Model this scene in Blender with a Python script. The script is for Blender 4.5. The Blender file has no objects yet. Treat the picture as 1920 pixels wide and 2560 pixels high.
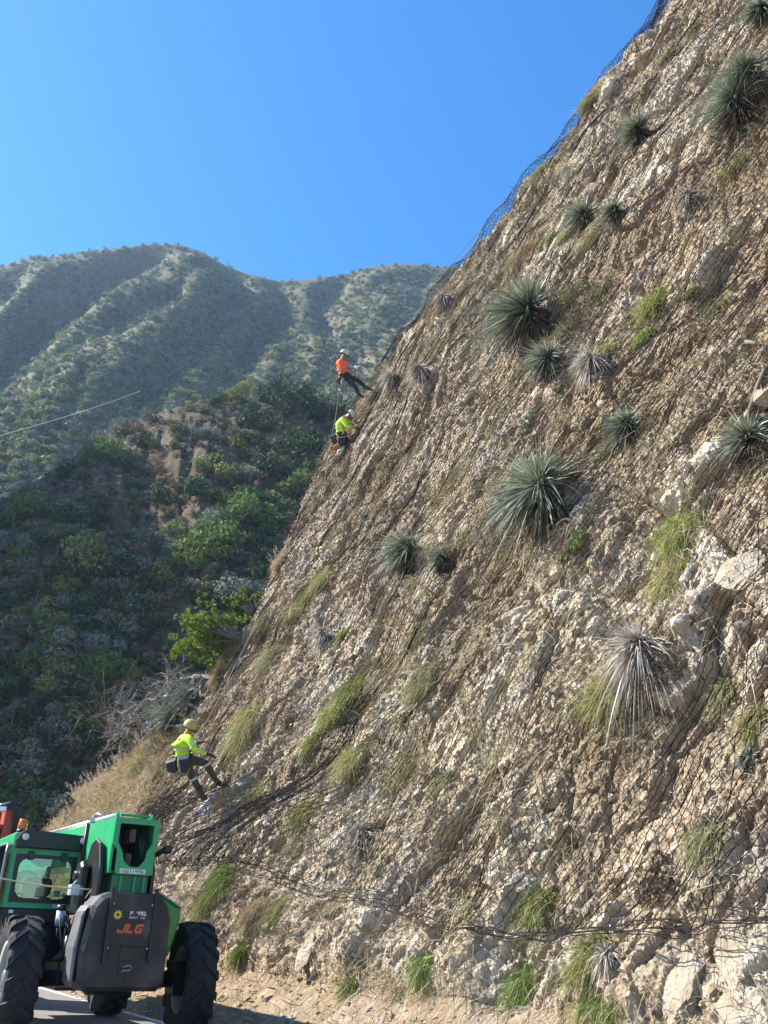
import bpy, bmesh, math, random
import numpy as np
from mathutils import Vector, Matrix
from mathutils.bvhtree import BVHTree
rnd = random.Random(7)
sc = bpy.context.scene
COL = sc.collection
PI = math.pi
# ------------------------------------------------------------------ camera frame
F = 2300.; P = math.radians(24.5); R = math.radians(2.0); H = 1.25
PSI = math.radians(30.7)                       # heading of the road, left of the view
D = np.array([-math.sin(PSI), math.cos(PSI), 0.]); N = np.array([math.cos(PSI), math.sin(PSI), 0.])
UP = np.array([0, 0, 1.])
_r = np.array([1., 0, 0]); _f = np.array([0, math.cos(P), math.sin(P)]); _u = np.array([0, -math.sin(P), math.cos(P)])
CR = _r * math.cos(R) + _u * math.sin(R); CU = _u * math.cos(R) - _r * math.sin(R)
C0 = np.array([0, 0, H])
def ray(x, y): return _f + CR * (x - 960) / F - CU * (y - 1280) / F
def at_depth(x, y, d): return C0 + ray(x, y) * d
def proj(p):
    q = np.asarray(p, float) - C0; d = q @ _f
    return np.stack([960 + F * (q @ CR) / d, 1280 - F * (q @ CU) / d, d], -1)
def tow(s, n, z): return D * s + N * n + UP * z

cam_d = bpy.data.cameras.new('camera'); cam = bpy.data.objects.new('camera', cam_d); COL.objects.link(cam)
m = Matrix(((CR[0], CU[0], -_f[0]), (CR[1], CU[1], -_f[1]), (CR[2], CU[2], -_f[2])))
cam.matrix_world = Matrix.Translation(Vector(C0)) @ m.to_4x4()
cam_d.sensor_fit = 'VERTICAL'; cam_d.sensor_height = 36; cam_d.lens = 36 * F / 2560
cam_d.clip_start = .1; cam_d.clip_end = 6000
sc.camera = cam
sc.render.resolution_x = 768; sc.render.resolution_y = 1024
# ------------------------------------------------------------------ light
SUN_AZ = math.radians(-80); SUN_EL = math.radians(40)
S = np.array([math.sin(SUN_AZ) * math.cos(SUN_EL), math.cos(SUN_AZ) * math.cos(SUN_EL), math.sin(SUN_EL)])
sd = bpy.data.lights.new('sun', 'SUN'); sun = bpy.data.objects.new('sun', sd); COL.objects.link(sun)
sd.energy = 5.0; sd.angle = math.radians(.5); sd.color = (1, .955, .88)
sun.rotation_euler = Vector(S).to_track_quat('Z', 'Y').to_euler(); sun.location = (-40, 20, 60)
w = bpy.data.worlds.new('World'); sc.world = w; w.use_nodes = True
nt = w.node_tree; nt.nodes.clear()
sky = nt.nodes.new('ShaderNodeTexSky'); sky.sky_type = 'NISHITA'; sky.sun_disc = False
sky.sun_elevation = SUN_EL; sky.sun_rotation = SUN_AZ; sky.altitude = 800; sky.air_density = 1.0; sky.dust_density = .35; sky.ozone_density = 5.0
hs = nt.nodes.new('ShaderNodeHueSaturation'); hs.inputs['Saturation'].default_value = 1.27
bg = nt.nodes.new('ShaderNodeBackground'); bg.inputs['Strength'].default_value = .112
ow = nt.nodes.new('ShaderNodeOutputWorld')
nt.links.new(sky.outputs[0], hs.inputs['Color']); nt.links.new(hs.outputs[0], bg.inputs[0]); nt.links.new(bg.outputs[0], ow.inputs[0])
sc.view_settings.view_transform = 'Standard'; sc.view_settings.look = 'None'; sc.view_settings.exposure = 1.56; sc.view_settings.gamma = 1
sc.cycles.max_bounces = 6; sc.cycles.diffuse_bounces = 3; sc.cycles.glossy_bounces = 3; sc.cycles.transmission_bounces = 6; sc.cycles.transparent_max_bounces = 12
sc.cycles.volume_bounces = 0; sc.cycles.use_denoising = True; sc.cycles.volume_step_rate = 1
# ------------------------------------------------------------------ materials
class NT:
    def __init__(s, name):
        s.m = bpy.data.materials.new(name); s.m.use_nodes = True; s.t = s.m.node_tree
        s.b = s.t.nodes['Principled BSDF']; s.tc = None
    def n(s, typ, **kw):
        x = s.t.nodes.new(typ)
        for k, v in kw.items():
            if k.startswith('i_'):
                x.inputs[int(k[2:]) if k[2:].isdigit() else k[2:].replace('_', ' ')].default_value = v
            else: setattr(x, k, v)
        return x
    def l(s, a, b): s.t.links.new(a, b)
    def coord(s, which='Object'):
        if s.tc is None: s.tc = s.n('ShaderNodeTexCoord')
        return s.tc.outputs[which]
    def noise(s, scale, detail=4, rough=.55, vec=None, dist=0):
        x = s.n('ShaderNodeTexNoise'); x.inputs['Scale'].default_value = scale; x.inputs['Detail'].default_value = detail
        x.inputs['Roughness'].default_value = rough; x.inputs['Distortion'].default_value = dist
        s.l(vec or s.coord(), x.inputs['Vector']); return x.outputs['Fac']
    def ramp(s, fac, stops):
        x = s.n('ShaderNodeValToRGB'); cr = x.color_ramp
        while len(cr.elements) < len(stops): cr.elements.new(.5)
        for e, (p, c) in zip(cr.elements, stops):
            e.position = p; e.color = (*c, 1) if hasattr(c, '__len__') else (c, c, c, 1)
        s.l(fac, x.inputs[0]); return x.outputs[0]
    def mix(s, fac, a, b, mode='MIX'):
        x = s.n('ShaderNodeMix', data_type='RGBA', blend_type=mode)
        for inp, v in ((x.inputs[0], fac), (x.inputs[6], a), (x.inputs[7], b)):
            if isinstance(v, (int, float)): inp.default_value = v
            elif isinstance(v, tuple): inp.default_value = (*v, 1) if len(v) == 3 else v
            else: s.l(v, inp)
        return x.outputs[2]
    def math(s, op, a, b=0.):
        x = s.n('ShaderNodeMath', operation=op)
        for inp, v in ((x.inputs[0], a), (x.inputs[1], b)):
            if isinstance(v, (int, float)): inp.default_value = v
            else: s.l(v, inp)
        return x.outputs[0]
    def bump(s, h, strength=.5, dist=.02, prev=None):
        x = s.n('ShaderNodeBump'); x.inputs['Strength'].default_value = strength; x.inputs['Distance'].default_value = dist
        s.l(h, x.inputs['Height'])
        if prev is not None: s.l(prev, x.inputs['Normal'])
        return x.outputs[0]
    def attr(s, name, out='Fac'):
        return s.n('ShaderNodeAttribute', attribute_name=name).outputs[out]
    def set(s, **kw):
        for k, v in kw.items():
            i = s.b.inputs[k.replace('_', ' ')]
            if isinstance(v, (int, float)): i.default_value = v
            elif isinstance(v, tuple): i.default_value = (*v, 1) if len(v) == 3 else v
            else: s.l(v, i)
        return s.m
def paint(name, col, rough=.45, metal=0., var=.12, scale=6., bump=0., dirt=None):
    t = NT(name); a = tuple(c * (1 - var) for c in col); b = tuple(min(1, c * (1 + var)) for c in col)
    c = t.mix(t.ramp(t.noise(scale, 5), [(.35, 0.), (.65, 1.)]), a, b)
    if dirt: c = t.mix(t.ramp(t.noise(scale * .5, 8, .7), [(.5, 0.), (.72, .75)]), c, dirt)
    t.set(Base_Color=c, Metallic=metal, Roughness=t.math('ADD', t.math('MULTIPLY', t.noise(scale * 2, 3), .2), rough - .1))
    if bump: t.set(Normal=t.bump(t.noise(scale * 6, 4), bump, .005))
    return t.m
def leafmat(name, c1, c2, trans=.25, rough=.75, spec=.15, attr='tint', straw=0):
    t = NT(name)
    c = t.mix(t.attr(attr), c1, c2)
    if straw: c = t.mix(t.ramp(t.attr(attr), [(straw, 0.), (min(.999, straw + .06), 1.)]), c, (.44, .37, .22))
    t.set(Base_Color=c, Roughness=rough, Specular_IOR_Level=spec)
    if trans:
        tr = t.n('ShaderNodeBsdfTranslucent'); t.l(c, tr.inputs[0])
        mx = t.n('ShaderNodeMixShader'); mx.inputs[0].default_value = trans
        t.l(t.b.outputs[0], mx.inputs[1]); t.l(tr.outputs[0], mx.inputs[2])
        t.l(mx.outputs[0], t.t.nodes['Material Output'].inputs[0])
    return t.m
# ------------------------------------------------------------------ mesh helpers
def mesh_np(name, V, Fc, mat, parent=None, attrs=None, smooth=False, fmats=None, mats=None, corner=4):
    """V (n,3), Fc (m,corner) index array"""
    me = bpy.data.meshes.new(name)
    V = np.ascontiguousarray(V, np.float32); Fc = np.ascontiguousarray(Fc, np.int32)
    me.vertices.add(len(V)); me.vertices.foreach_set('co', V.ravel())
    k = Fc.shape[1]
    me.loops.add(Fc.size); me.loops.foreach_set('vertex_index', Fc.ravel())
    me.polygons.add(len(Fc)); me.polygons.foreach_set('loop_start', np.arange(0, Fc.size, k, dtype=np.int32))
    try: me.polygons.foreach_set('loop_total', np.full(len(Fc), k, np.int32))
    except Exception: pass
    me.polygons.foreach_set('use_smooth', np.full(len(Fc), smooth))
    me.update(calc_edges=True)
    for an, av in (attrs or {}).items():
        av = np.asarray(av, np.float32)
        if av.ndim == 1:
            at = me.attributes.new(an, 'FLOAT', 'POINT'); at.data.foreach_set('value', av)
        else:
            at = me.attributes.new(an, 'FLOAT_COLOR', 'POINT')
            at.data.foreach_set('color', np.concatenate([av, np.ones((len(av), 1), np.float32)], 1).ravel())
    if mats:
        for x in mats: me.materials.append(x)
        me.polygons.foreach_set('material_index', np.asarray(fmats, np.int32))
    else: me.materials.append(mat)
    o = bpy.data.objects.new(name, me); COL.objects.link(o)
    if parent is not None: o.parent = parent
    return o
def grid_faces(nu, nv, off=0):
    i = np.arange(nu - 1)[:, None] * nv + np.arange(nv - 1)[None, :]
    return np.stack([i, i + nv, i + nv + 1, i + 1], -1).reshape(-1, 4) + off
def tag(o, label=None, cat=None, group=None, kind=None):
    if label: o['label'] = label
    if cat: o['category'] = cat
    if group: o['group'] = group
    if kind: o['kind'] = kind
    return o
def empty(name, loc=(0, 0, 0), rz=0, label=None, cat=None, group=None):
    o = bpy.data.objects.new(name, None); COL.objects.link(o); o.location = loc; o.rotation_euler = (0, 0, rz); o.empty_display_size = .2
    return tag(o, label, cat, group)
class MB:
    """collects simple shapes into one mesh"""
    def __init__(s): s.v = []; s.f = []; s.sm = []
    def add(s, vs, fs, smooth=False):
        o = len(s.v); s.v += [tuple(map(float, v)) for v in vs]
        s.f += [[i + o for i in f] for f in fs]; s.sm += [smooth] * len(fs); return s
    def box(s, x0, x1, y0, y1, z0, z1, ch=0.):
        return s.prism([(x0, y0), (x1, y0), (x1, y1), (x0, y1)], z0, z1, 'z', ch)
    def prism(s, pts, a, b, axis='z', ch=0.):
        """outline in the plane across axis, extruded a..b; ch = chamfer of the two end rims"""
        n = len(pts); cx = sum(p[0] for p in pts) / n; cy = sum(p[1] for p in pts) / n
        area = sum(pts[i][0] * pts[(i + 1) % n][1] - pts[(i + 1) % n][0] * pts[i][1] for i in range(n))
        if area < 0: pts = pts[::-1]
        def inset(d):
            out = []
            for i in range(n):
                p0, p1, p2 = pts[i - 1], pts[i], pts[(i + 1) % n]
                e1 = Vector((p1[0] - p0[0], p1[1] - p0[1])).normalized(); e2 = Vector((p2[0] - p1[0], p2[1] - p1[1])).normalized()
                nn = Vector((-e1.y - e2.y, e1.x + e2.x))
                if nn.length < 1e-6: nn = Vector((-e1.y, e1.x))
                nn.normalize(); k = d / max(.35, nn.dot(Vector((-e1.y, e1.x))))
                out.append((p1[0] + nn.x * k, p1[1] + nn.y * k))
            return out
        rings = []
        if ch > 0: rings = [(inset(ch), a), (pts, a + ch), (pts, b - ch), (inset(ch), b)]
        else: rings = [(pts, a), (pts, b)]
        vs = []
        for rp, h in rings:
            for p in rp:
                vs.append((p[0], p[1], h) if axis == 'z' else (p[0], h, p[1]) if axis == 'y' else (h, p[0], p[1]))
        fl = axis == 'y'
        fs = []
        for r in range(len(rings) - 1):
            for i in range(n):
                j = (i + 1) % n; q = [r * n + i, r * n + j, (r + 1) * n + j, (r + 1) * n + i]
                fs.append(q[::-1] if fl else q)
        c0 = list(range(n))[::-1]; c1 = [(len(rings) - 1) * n + i for i in range(n)]
        fs += [c0[::-1], c1[::-1]] if fl else [c0, c1]
        return s.add(vs, fs)
    def tube(s, pts, r, seg=8, cap=True, closed=False):
        pts = [Vector(p) for p in pts]; n = len(pts); rr = r if hasattr(r, '__len__') else [r] * n
        vs = []; ref = None
        for i, p in enumerate(pts):
            t = (pts[min(i + 1, n - 1)] - pts[max(i - 1, 0)])
            if t.length < 1e-9: t = Vector((0, 0, 1))
            t.normalize()
            if ref is None:
                ref = Vector((0, 0, 1)) if abs(t.z) < .9 else Vector((1, 0, 0))
            u = (ref - t * ref.dot(t)).normalized(); ref = u; v = t.cross(u)
            for k in range(seg):
                a = 2 * PI * k / seg; vs.append(p + (u * math.cos(a) + v * math.sin(a)) * rr[i])
        fs = []
        for i in range(n - 1):
            for k in range(seg):
                k2 = (k + 1) % seg; fs.append([i * seg + k, i * seg + k2, (i + 1) * seg + k2, (i + 1) * seg + k])
        s.add(vs, fs, True)
        if cap:
            o = len(s.v) - len(vs)
            s.f.append([o + k for k in range(seg)][::-1]); s.f.append([o + (n - 1) * seg + k for k in range(seg)]); s.sm += [False, False]
        return s
    def lathe(s, prof, c, axis='z', seg=24, smooth=True):
        """prof [(radius, height)]"""
        vs = []
        for r, h in prof:
            for k in range(seg):
                a = 2 * PI * k / seg; x, y = r * math.cos(a), r * math.sin(a)
                q = (x, y, h) if axis == 'z' else (h, x, y) if axis == 'x' else (y, h, x)
                vs.append((q[0] + c[0], q[1] + c[1], q[2] + c[2]))
        fs = []
        for i in range(len(prof) - 1):
            for k in range(seg):
                k2 = (k + 1) % seg; fs.append([i * seg + k, i * seg + k2, (i + 1) * seg + k2, (i + 1) * seg + k])
        s.add(vs, fs, smooth)
        o = len(s.v) - len(vs)
        if prof[0][0] > 1e-4: s.f.append([o + k for k in range(seg)][::-1]); s.sm.append(False)
        if prof[-1][0] > 1e-4: s.f.append([o + (len(prof) - 1) * seg + k for k in range(seg)]); s.sm.append(False)
        return s
    def ball(s, c, r, seg=12, rings=8):
        r = r if hasattr(r, '__len__') else (r, r, r)
        vs = []; fs = []
        for i in range(rings + 1):
            th = PI * i / rings
            for k in range(seg):
                a = 2 * PI * k / seg; vs.append((c[0] + r[0] * math.sin(th) * math.cos(a), c[1] + r[1] * math.sin(th) * math.sin(a), c[2] + r[2] * math.cos(th)))
        for i in range(rings):
            for k in range(seg):
                k2 = (k + 1) % seg; fs.append([i * seg + k, (i + 1) * seg + k, (i + 1) * seg + k2, i * seg + k2])
        return s.add(vs, fs, True)
    def build(s, name, mat, parent=None, loc=None, **tags):
        me = bpy.data.meshes.new(name); me.from_pydata(s.v, [], s.f)
        me.polygons.foreach_set('use_smooth', s.sm); me.materials.append(mat)
        me.update()
        o = bpy.data.objects.new(name, me); COL.objects.link(o)
        if parent is not None: o.parent = parent
        if loc is not None: o.location = loc
        return tag(o, **tags)
def rrect(x0, x1, z0, z1, r, k=4):
    out = []
    for cx, cz, a0 in ((x1 - r, z0 + r, -90), (x1 - r, z1 - r, 0), (x0 + r, z1 - r, 90), (x0 + r, z0 + r, 180)):
        for i in range(k + 1):
            a = math.radians(a0 + 90 * i / k); out.append((cx + r * math.cos(a), cz + r * math.sin(a)))
    return out
# ------------------------------------------------------------------ numpy noise
def _h(i, j, k, seed):
    n = (i.astype(np.int64) * 374761393 + j.astype(np.int64) * 668265263 + k.astype(np.int64) * 2147483647 % 1274126177 + seed * 974711) & 0xffffffff
    n = ((n ^ (n >> 13)) * 1274126177) & 0xffffffff
    n = ((n ^ (n >> 16)) * 2246822519) & 0xffffffff
    return ((n ^ (n >> 15)) & 0xffffff).astype(np.float32) / float(0xffffff)
def vnoise(p, seed=0):
    p = np.asarray(p, np.float32); fl = np.floor(p); f = p - fl; f = f * f * f * (f * (f * 6 - 15) + 10)
    i = fl.astype(np.int64); r = 0
    for dx in (0, 1):
        wx = f[..., 0] if dx else 1 - f[..., 0]
        for dy in (0, 1):
            wy = f[..., 1] if dy else 1 - f[..., 1]
            for dz in (0, 1):
                wz = f[..., 2] if dz else 1 - f[..., 2]
                r = r + wx * wy * wz * _h(i[..., 0] + dx, i[..., 1] + dy, i[..., 2] + dz, seed)
    return r * 2 - 1
def fbm(p, octv=4, seed=0, gain=.5, lac=2.03, ridge=False):
    a = 1.; r = 0; t = 0; p = np.asarray(p, np.float32)
    for o in range(octv):
        v = vnoise(p, seed + o * 17)
        if ridge: v = 1 - 2 * np.abs(v)
        r = r + a * v; t += a; a *= gain; p = p * lac + 11.3
    return r / t
def facets(u, v, seed=0, tilt=1.0):
    """cellular stones in 2-D: returns height(-1..1, tilted plates), crack distance F2-F1, cell id"""
    iu = np.floor(u).astype(np.int64); iv = np.floor(v).astype(np.int64)
    b1 = np.full(u.shape, 9., np.float32); b2 = b1.copy(); h = np.zeros_like(b1); idn = np.zeros_like(b1); z = np.zeros_like(iu)
    for du in (-1, 0, 1):
        for dv in (-1, 0, 1):
            ci, cj = iu + du, iv + dv
            px = ci + _h(ci, cj, z, seed); py = cj + _h(ci, cj, z, seed + 1)
            ex = u - px; ey = v - py; d = ex * ex + ey * ey
            near = d < b1
            b2 = np.where(near, b1, np.minimum(b2, d)); b1 = np.where(near, d, b1)
            hc = _h(ci, cj, z, seed + 2); tx_ = _h(ci, cj, z, seed + 3) * 2 - 1; ty_ = _h(ci, cj, z, seed + 4) * 2 - 1
            h = np.where(near, (hc * 2 - 1) * .6 + tilt * (tx_ * ex + ty_ * ey), h); idn = np.where(near, hc, idn)
    return h, np.sqrt(b2) - np.sqrt(b1), idn
def smooth01(x, a, b):
    t = np.clip((x - a) / (b - a), 0, 1); return t * t * (3 - 2 * t)
# ================================================================== TERRAIN
def on_slope(a, z):
    q, _ = cliff_pos(a, z); d_, _x = cliff_disp(a, z); n_ = cliff_normal(a, z) * NSGN
    return q + n_ * d_[..., None], n_
ZK = np.array([-1.0, 0.5, 2.0, 3.0, 4.0, 5.0, 6.5, 8.0, 10.0, 12.0, 14.0, 15.0, 16.0, 17.0, 18.0, 19.0, 20.0, 21.0, 22.0, 23.0, 24.0, 25.0, 26.0, 27.0, 28.0, 29.0, 30.0, 36.0])
SE = np.array([31.85, 31.85, 31.85, 32.84, 33.61, 29.57, 23.63, 21.58, 20.83, 21.95, 22.57, 22.66, 22.33, 22.1, 20.96, 19.56, 16.7, 14.37, 12.99, 10.71, 10.35, 10.0, 9.82, 9.93, 9.27, 8.3, 6.86, 4.88])
def cliff_n(z): return np.interp(z, [-1, 0, 0.3, .62, 1.6, 40], [4.6, 5.2, 5.75, 6.15, 6.62, 6.62 + .37 * 38.4])
def cliff_pos(a, z):
    """smooth cliff: a = metres along the road and round the nose, z = height"""
    e = np.interp(z, ZK, SE); Rr = np.interp(z, [0, 6, 12], [6, 4, 4.])
    ph = np.clip((a - e) / Rr, 0, 1.35); ex = np.maximum(a - e - 1.35 * Rr, 0)
    s = np.where(a < e, a, e + Rr * np.sin(ph) + ex * np.cos(1.35))
    n = cliff_n(z) + np.where(a < e, 0, Rr * (1 - np.cos(ph)) + ex * np.sin(1.35))
    return D * s[..., None] + N * n[..., None] + UP * z[..., None], ph
def cliff_normal(a, z):
    e = .02
    p0, _ = cliff_pos(a, z); p1, _ = cliff_pos(a + e, z); p2, _ = cliff_pos(a, z + e)
    n = np.cross(p1 - p0, p2 - p0); return n / np.maximum(np.linalg.norm(n, axis=-1, keepdims=True), 1e-9) * -1
_t = cliff_normal(np.array([5.]), np.array([5.]))
NSGN = 1. if _t[0] @ N < 0 else -1.
# soil areas: (px, py, radius in px, strength) on the cliff as seen, turned into places on it
def cliff_disp(a, z, fine=True):
    """outward displacement in metres, plus colour attributes"""
    p, ph = cliff_pos(a, z)
    cliffy = smooth01(z + .25 * fbm(p / 1.1, 2, 55), .48, .95)                       # 0 on the dirt bank
    grassy = smooth01(a, 24, 28) * (1 - smooth01(z, 5.5, 8.5))
    L = z * 1.066
    d = fbm(p / 3.6, 3, 1) * .40 * (.25 + .75 * cliffy)
    # ribs and hollows following the bedding, leaning up to the right
    q = np.stack([(a + L * .42) / 1.15, (L - a * .2) / 3.4, 0 * a], -1)
    rb = fbm(q, 3, 40, ridge=True)
    d = d + rb * .21 * cliffy * (1 - .6 * grassy)
    if not fine: return d, None
    wv = fbm(p * .9, 2, 60) * .5
    h1, c1, i1 = facets((a + L * .35) / .5 + wv, L / .8 + wv, 3, 1.1)
    h2, c2, i2 = facets((a + L * .35) / .17 + wv * 1.4, L / .24 - wv, 13, 1.2)
    h3, c3, i3 = facets((a + L * .2) / .095 + wv, L / .12 + wv * 2, 23, 1.2)
    h0, c0, i0 = facets((a + L * .38) / 1.5 + wv * .6, L / 2.1 + wv * .6, 33, 1.3)
    d = d + cliffy * (1 - grassy) * (h0 * .11 - .07 * (1 - smooth01(c0, 0, .07)))
    crumb = smooth01(fbm(p / 1.3, 3, 90), -.25, .3)      # crumbly against massive ground
    k = cliffy * (1 - .8 * grassy)
    d = d + k * (h1 * .075 - .05 * (1 - smooth01(c1, 0, .14)))
    earth = smooth01(fbm(p / 1.9 + 7, 3, 120), -.06, .28); crumb = crumb * (1 - .55 * earth)
    d = d + k * (h2 * .062 - .035 * (1 - smooth01(c2, 0, .2))) * (.35 + .65 * crumb)
    d = d + (.12 + .88 * k) * h3 * .026
    d = d + fbm(p / .35, 3, 70) * .035 * (.3 + .7 * cliffy)
    soil = earth * .85
    soil = np.maximum(soil, 1 - cliffy)
    tint = np.clip(.5 + .32 * (i1 - .5) + .3 * (i0 - .5) + .45 * (i2 - .5) * crumb + .45 * (i3 - .5), 0, 1)
    return d, dict(soil=soil, tint=tint, grassy=grassy, crack=np.clip(smooth01(c1, 0, .12) * smooth01(c2, 0, .1), 0, 1))
# grid: cells finer near the camera
av = np.concatenate([np.arange(-3, 3.5, .05), np.arange(3.5, 12, .022), np.arange(12, 30, .03), np.arange(30, 44, .10)])
zv = np.concatenate([np.arange(-.4, 9, .023), np.arange(9, 20, .03), np.arange(20, 34, .045)])
Ag, Zg = np.meshgrid(av, zv, indexing='ij')
pos, ph = cliff_pos(Ag, Zg)
dd, at_ = cliff_disp(Ag, Zg)
nn = cliff_normal(Ag, Zg) * NSGN
pos = pos + nn * dd[..., None]
def rockmat():
    t = NT('cliff_rock'); o = t.coord()
    tint = t.attr('tint'); soil = t.attr('soil')
    base = t.ramp(tint, [(0.10, (.17, .12, .07)), (.36, (.34, .26, .165)), (.6, (.48, .385, .26)), (.9, (.66, .575, .44))])
    base = t.mix(t.ramp(t.noise(1.1, 5, .6), [(.42, 0.), (.7, .6)]), base, (.50, .385, .26))
    base = t.mix(t.ramp(t.noise(.55, 4, .6, dist=.4), [(.5, 0.), (.68, .55)]), base, (.50, .475, .42))
    base = t.mix(t.ramp(t.noise(.38, 5, .65, dist=.6), [(.46, 0.), (.64, .4)]), base, (.29, .22, .15))
    sc_ = t.ramp(t.noise(9, 6, .7), [(.3, (.14, .092, .05)), (.55, (.25, .172, .098)), (.75, (.39, .30, .185))])
    base = t.mix(t.math('MULTIPLY', soil, t.ramp(t.noise(3.2, 6, .7), [(.3, .35), (.6, .95)])), base, sc_)
    gr = t.ramp(t.noise(30, 5, .75), [(.3, (.17, .13, .055)), (.7, (.36, .30, .16))])
    base = t.mix(t.attr('grassy'), base, gr)
    fine = t.ramp(t.noise(38, 6, .8), [(.3, .62), (.7, 1.25)])
    base = t.mix(1., base, fine, 'MULTIPLY')
    v = t.n('ShaderNodeTexVoronoi', feature='F1', distance='EUCLIDEAN'); v.inputs['Scale'].default_value = 26; t.l(o, v.inputs['Vector'])
    b = t.bump(t.noise(60, 8, .75), .9, .02)
    b = t.bump(v.outputs['Distance'], .8, .025, b)
    return t.set(Base_Color=base, Roughness=.93, Specular_IOR_Level=.2, Normal=b)
M_ROCK = rockmat()
cliff = mesh_np('cliff', pos.reshape(-1, 3), grid_faces(len(av), len(zv)), M_ROCK, attrs={k: v.ravel() for k, v in at_.items()})
tag(cliff, 'steep crumbling tan rock slope beside the road', kind='structure')
# coarse copy for finding places on the slope
ca, cz = av[::4], zv[::4]
cp = pos[::4, ::4]
cf = grid_faces(cp.shape[0], cp.shape[1])
BV = BVHTree.FromPolygons([tuple(map(float, v)) for v in cp.reshape(-1, 3)], [tuple(map(int, f)) for f in cf])
def on_cliff(x, y):
    """point and smooth outward normal on the slope behind pixel x, y"""
    h = BV.ray_cast(Vector(C0), Vector(ray(x, y)))
    if h[0] is None: return None
    p = np.array(h[0]); i = int(h[2]); a = ca[i // (len(cz) - 1)]; z = cz[i % (len(cz) - 1)]
    n = (cliff_normal(np.array([a]), np.array([z])) * NSGN)[0]
    return p, n, a, z
# ------------------------------------------------------------------ ground and road
def plane_strip(name, n0, n1, s0, s1, z, mat, dn=1., **k):
    un = np.linspace(n0, n1, max(2, int((n1 - n0) / dn) + 1)); us = np.linspace(s0, s1, max(2, int((s1 - s0) / dn) + 1))
    U, Vv = np.meshgrid(us, un, indexing='ij')
    p = D * U[..., None] + N * Vv[..., None] + UP * z
    return tag(mesh_np(name, p.reshape(-1, 3), grid_faces(len(us), len(un))[:, ::-1], mat), **k)
t = NT('ground_soil'); t.set(Base_Color=t.ramp(t.noise(1.5, 8, .7), [(.3, (.19, .13, .085)), (.7, (.36, .26, .18))]), Roughness=.95, Normal=t.bump(t.noise(14, 6), .8, .05)); M_GROUND = t.m
t = NT('asphalt'); t.set(Base_Color=t.mix(t.ramp(t.noise(.5, 5), [(.4, 0.), (.65, .6)]), t.ramp(t.noise(90, 4, .8), [(.3, (.10, .092, .085)), (.7, (.19, .175, .16))]), (.27, .235, .20)), Roughness=.9, Normal=t.bump(t.noise(160, 3), .5, .006)); M_ASPH = t.m
t = NT('road_paint'); t.set(Base_Color=t.mix(t.ramp(t.noise(24, 6, .8), [(.48, 0.), (.62, .8)]), (.72, .71, .67), (.17, .16, .15)), Roughness=.8); M_LINE = t.m
g = plane_strip('ground', -900, 900, -900, 900, -.02, M_GROUND, 60, kind='structure')
road = plane_strip('road', -4.2, 5.13, -30, 44, .004, M_ASPH, 2, kind='structure')
line = plane_strip('road_edge_line', 4.94, 5.06, -30, 44, .009, M_LINE, 2, kind='structure')
# ------------------------------------------------------------------ the spur and the far hill
def az_of(x): r_ = ray(x, 1500.); return math.atan2(r_[0], r_[1])
def elev_pt(x, y, rad):
    """point at horizontal distance rad seen at pixel x, y"""
    r_ = ray(x, y); k = rad / math.hypot(r_[0], r_[1]); return C0 + r_ * k
def hill(name, ridge, r0, r1f, prof, nz_fn, xs, ts, back, mat, label):
    rx = [p[0] for p in ridge]; ry = [p[1] for p in ridge]
    rows = []
    for x in xs:
        y = float(np.interp(x, rx, ry)); r1 = r1f(x); top = elev_pt(x, y, r1)
        dr = np.array([top[0], top[1]]) / r1
        rows.append((dr[0], dr[1], r1, top[2]))
    Rw = np.array(rows)[:, None, :]; T = np.asarray(ts)[None, :]; X = np.asarray(xs)[:, None] + 0 * T
    tt = np.minimum(T, 1); ov = np.maximum(T - 1, 0)
    r = r0 + (Rw[..., 2] - r0) * tt + ov * back
    zz = Rw[..., 3] * prof(tt) - ov * back * .62
    dz, dr_, at = nz_fn(X, T + 0 * X, r, zz)
    r = r + dr_
    p = np.stack([Rw[..., 0] * r, Rw[..., 1] * r, zz + dz - 1.5 * (1 - prof(tt))], -1)
    o = mesh_np(name, p.reshape(-1, 3), grid_faces(len(xs), len(ts)), mat, attrs=at, smooth=True)
    tag(o, label, kind='structure')
    return p
def gully(X, Y, pts, wd):
    """distance based dent along a polyline given in picture coordinates of the hill sheet"""
    g = np.zeros_like(X)
    for (x0, y0), (x1, y1) in zip(pts[:-1], pts[1:]):
        dx, dy = x1 - x0, y1 - y0; q = np.clip(((X - x0) * dx + (Y - y0) * dy) / (dx * dx + dy * dy), 0, 1)
        d = np.hypot(X - x0 - q * dx, Y - y0 - q * dy); g = np.maximum(g, np.exp(-(d / wd) ** 2))
    return g
def hillmat(name, c1, c2, c3, s1=.05, s2=.5):
    t = NT(name)
    c = t.mix(t.ramp(t.noise(s1, 6, .6), [(.42, 0.), (.6, 1.)]), c1, c2)
    c = t.mix(t.ramp(t.noise(s2, 7, .7), [(.42, 0.), (.62, .8)]), c, c3)
    return t.set(Base_Color=c, Roughness=.95, Specular_IOR_Level=.1, Normal=t.bump(t.noise(s2 * 3, 6, .7), .7, .6))
M_SPUR = hillmat('spur_soil', (.10, .075, .05), (.21, .16, .105), (.06, .055, .032), .12, 1.1)
M_FAR = hillmat('far_soil', (.09, .082, .045), (.15, .125, .08), (.06, .062, .03), .03, .25)
SPUR_RIDGE = [(-500, 1420), (-200, 1310), (0, 1250), (110, 1190), (200, 1130), (300, 1068), (420, 1025), (520, 1000), (600, 995), (700, 1005), (850, 1030), (1000, 1010), (1200, 960)]
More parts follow.
